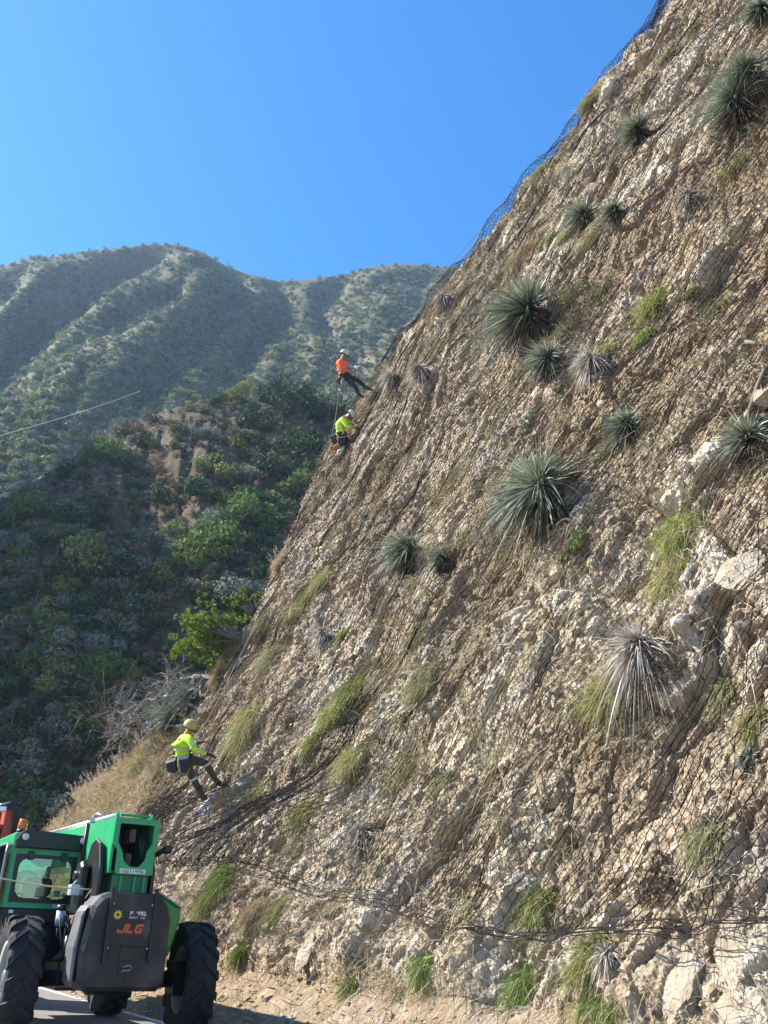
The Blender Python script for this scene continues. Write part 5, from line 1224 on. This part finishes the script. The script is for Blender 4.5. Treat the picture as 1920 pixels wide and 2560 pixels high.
# second machine further up the road, only its top in view
LT = empty('drill_truck', tuple(at_depth(-45, 2330, 15.5) * np.array([1, 1, 0]) + UP * .01), PSI, 'red drilling machine with hoses and a cream cab behind the green cab roof', 'truck')
LT.scale = (1, 1, 1.14)
mb = MB(); mb.box(-1.3, -.35, -.2, 1.6, .9, 2.62, .06); mb.build('cream_cab', M_CREAM, LT); mb = MB(); mb.box(-1.25, -.28, -.3, -.26, 2.2, 2.5, .01); mb.build('cab_rail', M_CREAM, LT)
mb = MB(); mb.box(-.9, .35, -.9, 3.2, .6, .95, .02); mb.box(-.55, .1, -.7, -.2, .95, 2.1, .03); mb.prism([(-.95, 1.9), (-.3, 1.9), (-.12, 2.35), (-.75, 2.42), (-.95, 2.3)], -.75, -.4, 'y', .02); mb.box(-.12, .12, -.72, -.4, 2.0, 2.6, .02); mb.build('drill_head', M_RED, LT)
mb = MB()
for k in range(9):
    a_ = .12 + .05 * k; mb.tube([(-.65 + .03 * k, -.8, 2.2), (-.5 + .03 * k, -.82, 2.48 + .012 * k), (-.25 + .03 * k, -.84, 2.60 + .01 * k), (.0 + .03 * k, -.82, 2.56 - .02 * k), (.06 + .03 * k, -.8, 2.15)], .02, 7)
mb.build('hoses', M_HOSE, LT)
mb = MB(); mb.box(-.35, -.15, -.9, -.76, 2.52, 2.6, .01); mb.tube([(-.3, -.86, 2.6), (-.1, -.86, 2.66)], .015, 6); mb.build('fittings', M_STEEL, LT)
for x_, y_ in ((-1.0, 0), (.3, 0), (-1.0, 2.6), (.3, 2.6)):
    mb = MB(); mb.lathe([(.2, -.12), (.42, -.13), (.46, -.08), (.46, .08), (.42, .13), (.2, .12)], (0, 0, 0), 'x', 24); o = mb.build('wheel', M_RUB, LT); o.location = (x_, y_, .46)
# ================================================================== PEOPLE
def skin_mesh(name, V, E, Rd, mat, parent, sub=2, root=0):
    me = bpy.data.meshes.new(name + '_cage'); me.from_pydata([tuple(map(float, v)) for v in V], E, []); ob = bpy.data.objects.new(name + '_cage', me); COL.objects.link(ob)
    md = ob.modifiers.new('skin', 'SKIN'); md.use_smooth_shade = True
    sv = me.skin_vertices[0].data
    for i, r in enumerate(Rd):
        r = r if hasattr(r, '__len__') else (r, r); sv[i].radius = r; sv[i].use_root = i == root
    s_ = ob.modifiers.new('sub', 'SUBSURF'); s_.levels = sub; s_.render_levels = sub
    dg = bpy.context.evaluated_depsgraph_get(); dg.update(); me2 = bpy.data.meshes.new_from_object(ob.evaluated_get(dg)); me2.name = name
    bpy.data.objects.remove(ob); o = bpy.data.objects.new(name, me2); COL.objects.link(o); o.parent = parent; me2.materials.clear(); me2.materials.append(mat); return o
M_SKIN = paint('skin', (.30, .17, .11), .6, 0, .08, 20)
M_HIVY = paint('hi_vis_yellow', (.50, .78, .03), .75, 0, .08, 14)
M_HIVO = paint('hi_vis_orange', (.90, .13, .02), .75, 0, .08, 14)
M_REFL = paint('reflective_tape', (.48, .50, .46), .5, .1)
M_OLIVT = paint('olive_trousers', (.055, .055, .035), .85, 0, .2, 12)
M_DARKT = paint('dark_trousers', (.028, .028, .034), .85, 0, .2, 12)
M_BOOT = paint('boot_leather', (.022, .02, .02), .6)
M_HARN = paint('harness_webbing', (.02, .02, .024), .7)
M_BAG = paint('tool_bag', (.018, .022, .04), .7)
M_BAGB = paint('brown_bag', (.06, .035, .03), .7)
M_HATW = paint('white_helmet', (.42, .42, .40), .45)
M_HATY = paint('yellow_helmet', (.40, .33, .09), .5)
M_BRIM = paint('dark_brim', (.05, .05, .05), .6)
M_ROPE_G = paint('green_rope', (.12, .16, .08), .8)
M_ROPE_T = paint('tan_rope', (.16, .135, .095), .8)
M_YGEAR = paint('yellow_strap', (.45, .45, .06), .7)
M_CLOTH = paint('pale_blue_cloth', (.45, .55, .62), .8)
def person(label, J, dep, cols, hat, helmet_dir):
    """J: joint -> (x, y, depth offset m); x to the right of the picture is where they face"""
    W = {k: at_depth(v[0], v[1], dep + v[2]) for k, v in J.items()}
    base = W['footR'] if W['footR'][2] < W['footL'][2] else W['footL']
    e = empty('person', tuple(base), 0, label, 'person')
    q = {k: v - base for k, v in W.items()}
    up_h = unit(q['head'] - q['neck']); fwd = unit(helmet_dir - up_h * (np.array(helmet_dir) @ up_h)); lat = unit(np.cross(up_h, fwd))
    V = []; E_ = []; Rr = []; ix = {}
    def add(k, p, r, par=None):
        ix[k] = len(V); V.append(p); Rr.append(r)
        if par is not None: E_.append((ix[par], ix[k]))
    lerp = lambda a, b, t_: a * (1 - t_) + b * t_
    add('pelvis', q['pelvis'], .125); add('waist', lerp(q['pelvis'], q['chest'], .5), .115, 'pelvis'); add('chest', q['chest'], (.15, .13), 'waist'); add('upper', lerp(q['chest'], q['neck'], .62), .12, 'chest'); add('neck', q['neck'], .055, 'upper')
    add('jaw', q['neck'] + up_h * .09 + fwd * .02, .068, 'neck'); add('head', q['head'], .088, 'jaw'); add('top', q['head'] + up_h * .075, .07, 'head'); add('nose', q['head'] + fwd * .105 - up_h * .02, .014, 'head')
    for s_ in (-1, 1): add('ear%d' % s_, q['head'] + lat * .098 * s_ - up_h * .01, .018, 'head')
    for s_ in 'RL':
        add('sh' + s_, q['sh' + s_], .062, 'upper'); add('el' + s_, q['el' + s_], .043, 'sh' + s_); add('wr' + s_, q['wr' + s_], .030, 'el' + s_)
        hd = unit(q['wr' + s_] - q['el' + s_]); palm = q['wr' + s_] + hd * .085; add('palm' + s_, palm, (.038, .024), 'wr' + s_)
        sd_ = unit(np.cross(hd, UP + .01)); 
        for f_ in range(4):
            o_ = sd_ * (f_ - 1.5) * .021; l_ = (.036, .042, .039, .030)[f_]
            add('f%d' % f_ + s_, palm + hd * .035 + o_, .0095, 'palm' + s_); add('g%d' % f_ + s_, palm + hd * (.04 + l_) + o_ - UP * .012, .0088, 'f%d' % f_ + s_); add('h%d' % f_ + s_, palm + hd * (.045 + l_ * 1.3) + o_ - UP * .038, .008, 'g%d' % f_ + s_)
        add('t0' + s_, palm - hd * .03 + sd_ * .045 + UP * .01, .011, 'palm' + s_); add('t1' + s_, palm + sd_ * .065 + hd * .015, .0095, 't0' + s_)
        add('hip' + s_, lerp(q['pelvis'], q['kn' + s_], .22), .095, 'pelvis'); add('kn' + s_, q['kn' + s_], .058, 'hip' + s_); add('an' + s_, lerp(q['kn' + s_], q['foot' + s_], .92), .038, 'kn' + s_); add('toe' + s_, q['foot' + s_], .036, 'an' + s_)
    body = skin_mesh('body', V, E_, Rr, M_SKIN, e, 2)
    # shirt
    P = lambda k: V[ix[k]]
    SV = [lerp(P('pelvis'), P('waist'), .55), P('waist'), P('chest'), P('upper'), lerp(P('upper'), P('neck'), .75)]; SE_ = [(0, 1), (1, 2), (2, 3), (3, 4)]; SR = [.15, .142, (.175, .15), .142, .078]
    for s_ in 'RL':
        b_ = len(SV); sl = 1.0 if cols['sleeve'] == 'long' else .45
        SV += [P('sh' + s_), lerp(P('sh' + s_), P('el' + s_), .5), P('el' + s_) if sl == 1 else lerp(P('sh' + s_), P('el' + s_), .85)]; SR += [.085, .072, .062]; SE_ += [(3, b_), (b_, b_ + 1), (b_ + 1, b_ + 2)]
        if sl == 1: SV += [lerp(P('el' + s_), P('wr' + s_), .95)]; SR += [.045]; SE_ += [(b_ + 2, b_ + 3)]
    shirt = skin_mesh('shirt', SV, SE_, SR, cols['shirt'], e, 2, 1)
    # reflective bands
    mb = MB()
    def band(a, b, t_, r, w_=.035):
        c_ = lerp(a, b, t_); d_ = unit(b - a) * w_ / 2; mb.tube([tuple(c_ - d_), tuple(c_ + d_)], r, 14, cap=False)
    band(P('waist'), P('chest'), .45, .168)
    if cols['sleeve'] == 'long':
        for s_ in 'RL': band(P('sh' + s_), P('el' + s_), .72, .074); band(P('el' + s_), P('wr' + s_), .55, .062)
    mb.build('reflective_band', M_REFL, shirt)
    mb = MB()
    for s_ in 'RL': mb.tube([tuple(lerp(P('sh' + s_), P('upper'), .35) + UP * .085), tuple(lerp(P('sh' + s_), P('chest'), .5) + fwd * .15), tuple(P('waist') + fwd * .14)], .014, 6); mb.tube([tuple(lerp(P('sh' + s_), P('upper'), .35) + UP * .085), tuple(lerp(P('sh' + s_), P('chest'), .5) - fwd * .15), tuple(P('waist') - fwd * .14)], .014, 6)
    c_ = P('pelvis') + (P('waist') - P('pelvis')) * .35; d_ = unit(P('waist') - P('pelvis')) * .035; mb.tube([tuple(c_ - d_), tuple(c_ + d_)], .162, 16)
    for s_ in 'RL': a_ = lerp(P('hip' + s_), P('kn' + s_), .1); b_ = unit(P('kn' + s_) - P('hip' + s_)) * .02; mb.tube([tuple(a_ - b_), tuple(a_ + b_)], .122, 14)
    mb.build('harness', M_HARN, e)
    TV = [lerp(P('pelvis'), P('waist'), .3), P('pelvis')]; TE = [(0, 1)]; TR = [.138, .145]
    for s_ in 'RL':
        b_ = len(TV); TV += [P('hip' + s_), lerp(P('hip' + s_), P('kn' + s_), .6), P('kn' + s_), lerp(P('kn' + s_), P('an' + s_), .35), lerp(P('kn' + s_), P('an' + s_), .92)]; TR += [.112, .092, .078, .076, .06]; TE += [(1, b_), (b_, b_ + 1), (b_ + 1, b_ + 2), (b_ + 2, b_ + 3), (b_ + 3, b_ + 4)]
    trs = skin_mesh('trousers', TV, TE, TR, cols['trousers'], e, 2, 1)
    if cols.get('knee'):
        mb = MB()
        for s_ in 'RL': a_ = lerp(P('kn' + s_), P('an' + s_), .05); b_ = unit(P('an' + s_) - P('kn' + s_)) * .025; mb.tube([tuple(a_ - b_), tuple(a_ + b_)], .088, 12, cap=False)
        mb.build('knee_band', M_REFL, trs)
    for s_ in 'RL':
        an = P('an' + s_); sh_ = unit(an - P('kn' + s_)); td = unit(fwd * .8 + N * .25 + UP * .1); toe = P('toe' + s_)
        skin_mesh('boot', [lerp(P('kn' + s_), an, .78), an, toe, toe + td * .11 + sh_ * .02, toe + td * .2 + sh_ * .02, toe - td * .05], [(0, 1), (1, 2), (2, 3), (3, 4), (2, 5)], [.06, .056, .052, .046, .036, .045], M_BOOT, e, 2, 1)
    if cols.get('gloves'):
        for s_ in 'RL':
            vs_ = [P('wr' + s_) * .8 + P('el' + s_) * .2, P('wr' + s_), P('palm' + s_)]; rs = [.042, .038, (.046, .032)]; es = [(0, 1), (1, 2)]
            for f_ in range(4):
                b_ = len(vs_); vs_ += [P('f%d' % f_ + s_), P('g%d' % f_ + s_), P('h%d' % f_ + s_)]; rs += [.0125, .012, .011]; es += [(2, b_), (b_, b_ + 1), (b_ + 1, b_ + 2)]
            b_ = len(vs_); vs_ += [P('t0' + s_), P('t1' + s_)]; rs += [.014, .012]; es += [(2, b_), (b_, b_ + 1)]; skin_mesh('glove', vs_, es, rs, M_BOOT, e, 1, 1)
    # hair and eyes
    mb = MB(); 
    for s_ in (-1, 1): mb.ball(tuple(q['head'] + fwd * .083 + lat * .032 * s_ + up_h * .012), .011, 8, 6)
    mb.build('eyes', M_BOOT, body)
    # helmet
    c_ = q['head'] + up_h * .045; Mx = np.stack([fwd, lat, up_h], 1)
    mb = MB(); prof = [(.128, .0), (.130, .03), (.122, .075), (.10, .115), (.06, .142), (.0, .150)]; vs_ = []; n_ = 22
    for r_, h_ in prof:
        for k in range(n_): a_ = 2 * PI * k / n_; vs_.append(Mx @ np.array([r_ * 1.1 * math.cos(a_), r_ * math.sin(a_), h_]) + c_)
    fs = [[i * n_ + k, i * n_ + (k + 1) % n_, (i + 1) * n_ + (k + 1) % n_, (i + 1) * n_ + k] for i in range(len(prof) - 1) for k in range(n_)]; mb.add(vs_, fs, True)
    hm_ = mb.build('helmet', cols['helmet'], e)
    mb = MB(); vs_ = []
    wb = .175 if hat == 'brim' else .135
    for k in range(n_):
        a_ = 2 * PI * k / n_; f_ = max(0, math.cos(a_)); ro = (wb + .055 * f_ ** 2, wb * .92); 
        for rr_, hh in ((.10, .008), (1, -.012 - (.0 if hat == 'brim' else .02 * f_)), (1, -.022 - (.0 if hat == 'brim' else .02 * f_)), (.10, -.004)):
            r1_ = .125 if rr_ < .5 else None; x_ = (r1_ * 1.1 if r1_ else ro[0]) * math.cos(a_); y_ = (r1_ if r1_ else ro[1]) * math.sin(a_); vs_.append(Mx @ np.array([x_, y_, hh]) + c_)
    fs = [[k * 4 + j, k * 4 + (j + 1) % 4, ((k + 1) % n_) * 4 + (j + 1) % 4, ((k + 1) % n_) * 4 + j] for k in range(n_) for j in range(4)]; mb.add(vs_, fs, True)
    mb.build('brim', M_BRIM, hm_)
    return e, q, base, P
fw1 = N * .75 + _r * .5 - UP * .25
# lowest worker, braced against the slope
J3 = dict(head=(472, 1822, 0), neck=(464, 1838, 0), chest=(456, 1862, 0), pelvis=(458, 1895, 0), shR=(474, 1849, -.2), elR=(487, 1875, -.32), wrR=(519, 1886, -.25), shL=(462, 1848, .2), elL=(480, 1862, .38), wrL=(495, 1858, .42),
          knR=(482, 1945, -.15), footR=(512, 2000, -.15), knL=(514, 1908, .15), footL=(545, 1958, .25))
e3, q3, b3, P3 = person('person in a lime high-visibility shirt and yellow helmet, lowest of the three climbers', J3, 18.5, dict(shirt=M_HIVY, trousers=M_OLIVT, sleeve='long', helmet=M_HATY, knee=True, gloves=True), 'cap', fw1 - UP * .2)
J2 = dict(head=(873, 1038, 0), neck=(861, 1044, 0), chest=(850, 1062, 0), pelvis=(853, 1087, 0), shR=(858, 1050, -.2), elR=(869, 1068, -.3), wrR=(885, 1069, -.2), shL=(862, 1050, .2), elL=(878, 1062, .3), wrL=(889, 1058, .25),
          knR=(866, 1111, -.15), footR=(866, 1140, -.1), knL=(874, 1108, .15), footL=(876, 1132, .25))
e2, q2, b2, P2 = person('person in a lime high-visibility shirt hanging on ropes below the orange shirted climber', J2, 28.2, dict(shirt=M_HIVY, trousers=M_DARKT, sleeve='long', helmet=M_HATW, knee=False, gloves=False), 'cap', fw1 - UP * .55)
J1 = dict(head=(859, 888, 0), neck=(854, 898, 0), chest=(852, 915, 0), pelvis=(860, 938, 0), shR=(848, 905, -.2), elR=(854, 927, -.3), wrR=(874, 928, -.28), shL=(857, 905, .2), elL=(872, 921, .25), wrL=(889, 919, .2),
          knR=(887, 964, -.12), footR=(896, 986, -.05), knL=(893, 950, .15), footL=(917, 969, .2))
e1, q1, b1, P1_ = person('person in an orange high-visibility shirt and white brimmed helmet, highest climber', J1, 29.4, dict(shirt=M_HIVO, trousers=M_DARKT, sleeve='short', helmet=M_HATW, knee=False, gloves=False), 'brim', fw1 + UP * .1)
def bagpx(name, pts, dep, th, mat, label, cat_='bag', strap=None):
    """a soft bag: outline in the picture plane at one depth with real thickness"""
    o_ = at_depth(pts[0][0], pts[0][1], dep); P_ = [at_depth(x, y, dep) - o_ for x, y in pts]; n = len(P_); c_ = sum(P_) / n; b_ = _f * th
    mb = MB(); vs = [c_ + (p - c_) * .8 - b_ * .5 for p in P_] + [p - b_ * .25 for p in P_] + [p + b_ * .25 for p in P_] + [c_ + (p - c_) * .8 + b_ * .5 for p in P_]
    fs = [[r * n + k, r * n + (k + 1) % n, (r + 1) * n + (k + 1) % n, (r + 1) * n + k] for r in range(3) for k in range(n)] + [list(range(n))[::-1], [3 * n + k for k in range(n)]]
    mb.add(vs, fs); o = mb.build(name, mat, label=label, cat=cat_); o.location = Vector(o_)
    if strap: m2 = MB(); m2.tube([tuple(at_depth(x, y, dep) - o_) for x, y in strap], .012, 6); m2.build('strap', M_YGEAR, o)
    return o
bagpx('bucket_bag', [(415, 1902), (442, 1893), (446, 1925), (440, 1930), (421, 1928)], 18.4, .28, M_BAG, 'dark blue bucket bag hanging behind the lowest climber’s hip', strap=[(417, 1903), (430, 1890), (450, 1890)])
bagpx('tool_pouch', [(446, 1893), (472, 1890), (476, 1915), (468, 1932), (452, 1930)], 18.1, .16, M_BAG, 'black tool pouch with yellow straps at the lowest climber’s side', strap=[(446, 1893), (445, 1915), (452, 1934), (468, 1936), (474, 1920)])
mb = MB(); h0 = at_depth(458, 1936, 18.2); mb.tube([(0, 0, 0), tuple(at_depth(436, 1957, 18.2) - h0)], .017, 6); mb.box(-.07, .07, -.02, .02, -.02, .02); mb.build('hammer', M_BOOT, loc=tuple(h0), label='hammer hanging under the lowest climber’s pouch', cat='hammer')
h0 = at_depth(544, 1978, 18.2); hv = at_depth(488, 2037, 16.9) - h0
pole = empty('marker_pole', tuple(h0), 0, 'white pole with a red tip and torn pale wrapping leaning below the lowest climber’s boots', 'pole')
mb = MB(); mb.tube([(0, 0, 0), tuple(hv * .93)], .035, 8); mb.build('shaft', paint('white_pole', (.62, .66, .68), .5), pole); mb = MB(); mb.tube([tuple(hv * .93), tuple(hv)], [.036, .02], 8); mb.build('tip', paint('red_tip', (.5, .06, .02), .5), pole)
gg = np.random.default_rng(4); rr_ = np.linspace(.2, .75, 26)[:, None] * hv; mk('wrapping', blades(rr_ + gg.normal(size=(26, 3)) * .02, gg.normal(size=(26, 3)) - UP * .8, gg.uniform(.1, .26, 26), np.full(26, .06), gg.uniform(.2, .8, 26), 3, gg), M_CLOTH, pole)
gg = np.random.default_rng(6); o = mk('plastic_scrap', blades(gg.normal(size=(9, 3)) * .02, gg.normal(size=(9, 3)), gg.uniform(.06, .15, 9), np.full(9, .05), np.zeros(9), 2, gg), paint('white_scrap', (.7, .72, .74), .5)); o.location = Vector(frame_at(541, 1696)[0]) + Vector(-N * .25); tag(o, 'white plastic scrap caught in the loose net right of the lowest climber', 'scrap')
bagpx('tool_bag', [(838, 951), (850, 940), (855, 948), (848, 966)], 29.2, .2, M_BAGB, 'brown bag hanging behind the orange shirted climber')
mb = MB(); gg = np.random.default_rng(2); h0 = at_depth(858, 946, 29.0)
for k in range(9): a_ = at_depth(854 + k, 948 + gg.uniform(0, 6), 29.) - h0; b_ = at_depth(851 + k * 1.4, 972 + gg.uniform(-6, 10), 29.) - h0; mb.tube([tuple(a_), tuple((a_ + b_) / 2 + N * .02), tuple(b_)], .016, 5)
mb.ball(tuple(at_depth(851, 976, 29) - h0), .05, 8, 6); mb.build('gear_cluster', M_GREYM, loc=tuple(h0), label='bunch of clips and gear hanging from the orange shirted climber’s harness', cat='climbing gear')
mb = MB(); h0 = at_depth(890, 918, 29.4); mb.ball((0, 0, 0), (.075, .05, .05), 10, 8); mb.tube([(.05, 0, .02), (.14, 0, .05)], .02, 6); mb.tube([(.04, 0, -.03), (.05, 0, -.3)], .01, 5); mb.build('marker_can', paint('white_can', (.75, .76, .78), .4), loc=tuple(h0), label='small white can held out by the orange shirted climber', cat='can')
mb = MB(); h0 = at_depth(863, 994, 29.2); mb.box(-.07, .07, -.03, .03, -.06, .06, .01); mb.tube([(0, 0, .06), tuple(at_depth(860, 972, 29.2) - h0)], .008, 5); mb.build('dangling_kit', M_HATW, loc=tuple(h0), label='small white item dangling below the orange shirted climber', cat='kit')
bagpx('seat_board', [(821, 1091), (840, 1084), (843, 1108), (833, 1112)], 28.0, .12, M_BAGB, 'dark board-like bag at the back of the upper lime shirted climber')
bagpx('black_bag', [(843, 1094), (866, 1090), (863, 1112), (852, 1117), (844, 1108)], 27.8, .2, M_HARN, 'round black bag hanging at the upper lime shirted climber’s side')
bagpx('red_pouch', [(832, 1116), (846, 1112), (849, 1126), (838, 1130)], 28.0, .12, M_RED, 'red pouch hanging below the upper lime shirted climber')
bagpx('pale_bag', [(842, 1128), (860, 1114), (862, 1120), (850, 1140), (843, 1138)], 27.9, .12, M_REFL, 'crumpled grey-white bag beneath the upper lime shirted climber')
def rope(pts, r, mat, label, sag=0.):
    P_ = [at_depth(*p) for p in pts]; o_ = P_[0]; out = []
    for a_, b_ in zip(P_[:-1], P_[1:]):
        for k in range(10): t_ = k / 10; out.append(tuple(a_ * (1 - t_) + b_ * t_ - o_ - UP * sag * 4 * t_ * (1 - t_)))
    out.append(tuple(P_[-1] - o_)); mb = MB(); mb.tube(out, r, 6); mb.build('rope', mat, loc=tuple(o_), label=label, cat='rope', group='climbing ropes')
rope([(847, 960, 29.2), (845, 1000, 28.8), (838, 1050, 28.3), (828, 1092, 28.0)], .010, M_ROPE_G, 'green rope dropping from the orange shirted climber to the one below')
rope([(828, 1092, 28.0), (822, 1130, 27.4), (815, 1180, 26.4), (800, 1260, 25.)], .009, M_ROPE_G, 'rope tail hanging below the upper lime shirted climber along the skyline')
rope([(872, 1000, 29.), (864, 1030, 28.6)], .009, M_ROPE_G, 'short green rope end above the upper lime shirted climber’s helmet')
rope([(1322, 440, 29.), (1130, 655, 30.4), (1010, 830, 30.), (955, 950, 29.), (880, 1058, 28.2)], .011, M_ROPE_T, 'long taut rope running down the skyline to the upper lime shirted climber')
rope([(1325, 448, 29.), (1160, 640, 30.8), (1050, 770, 31.), (1000, 850, 30.6), (925, 925, 30.), (884, 924, 29.4)], .011, M_ROPE_G, 'second taut rope in the air beside the skyline to the orange shirted climber')
rope([(-20, 1094, 26.), (350, 978, 46.)], .012, paint('pale_cable', (.6, .58, .52), .6), 'pale cable crossing the air above the spur at the left picture edge', .1)

rope([(462, 1880, 18.4), (520, 1800, 20.0), (600, 1640, 22.2), (680, 1490, 24.5), (760, 1330, 26.5)], .009, M_ROPE_T, 'rope running up the net from the lowest climber’s waist')
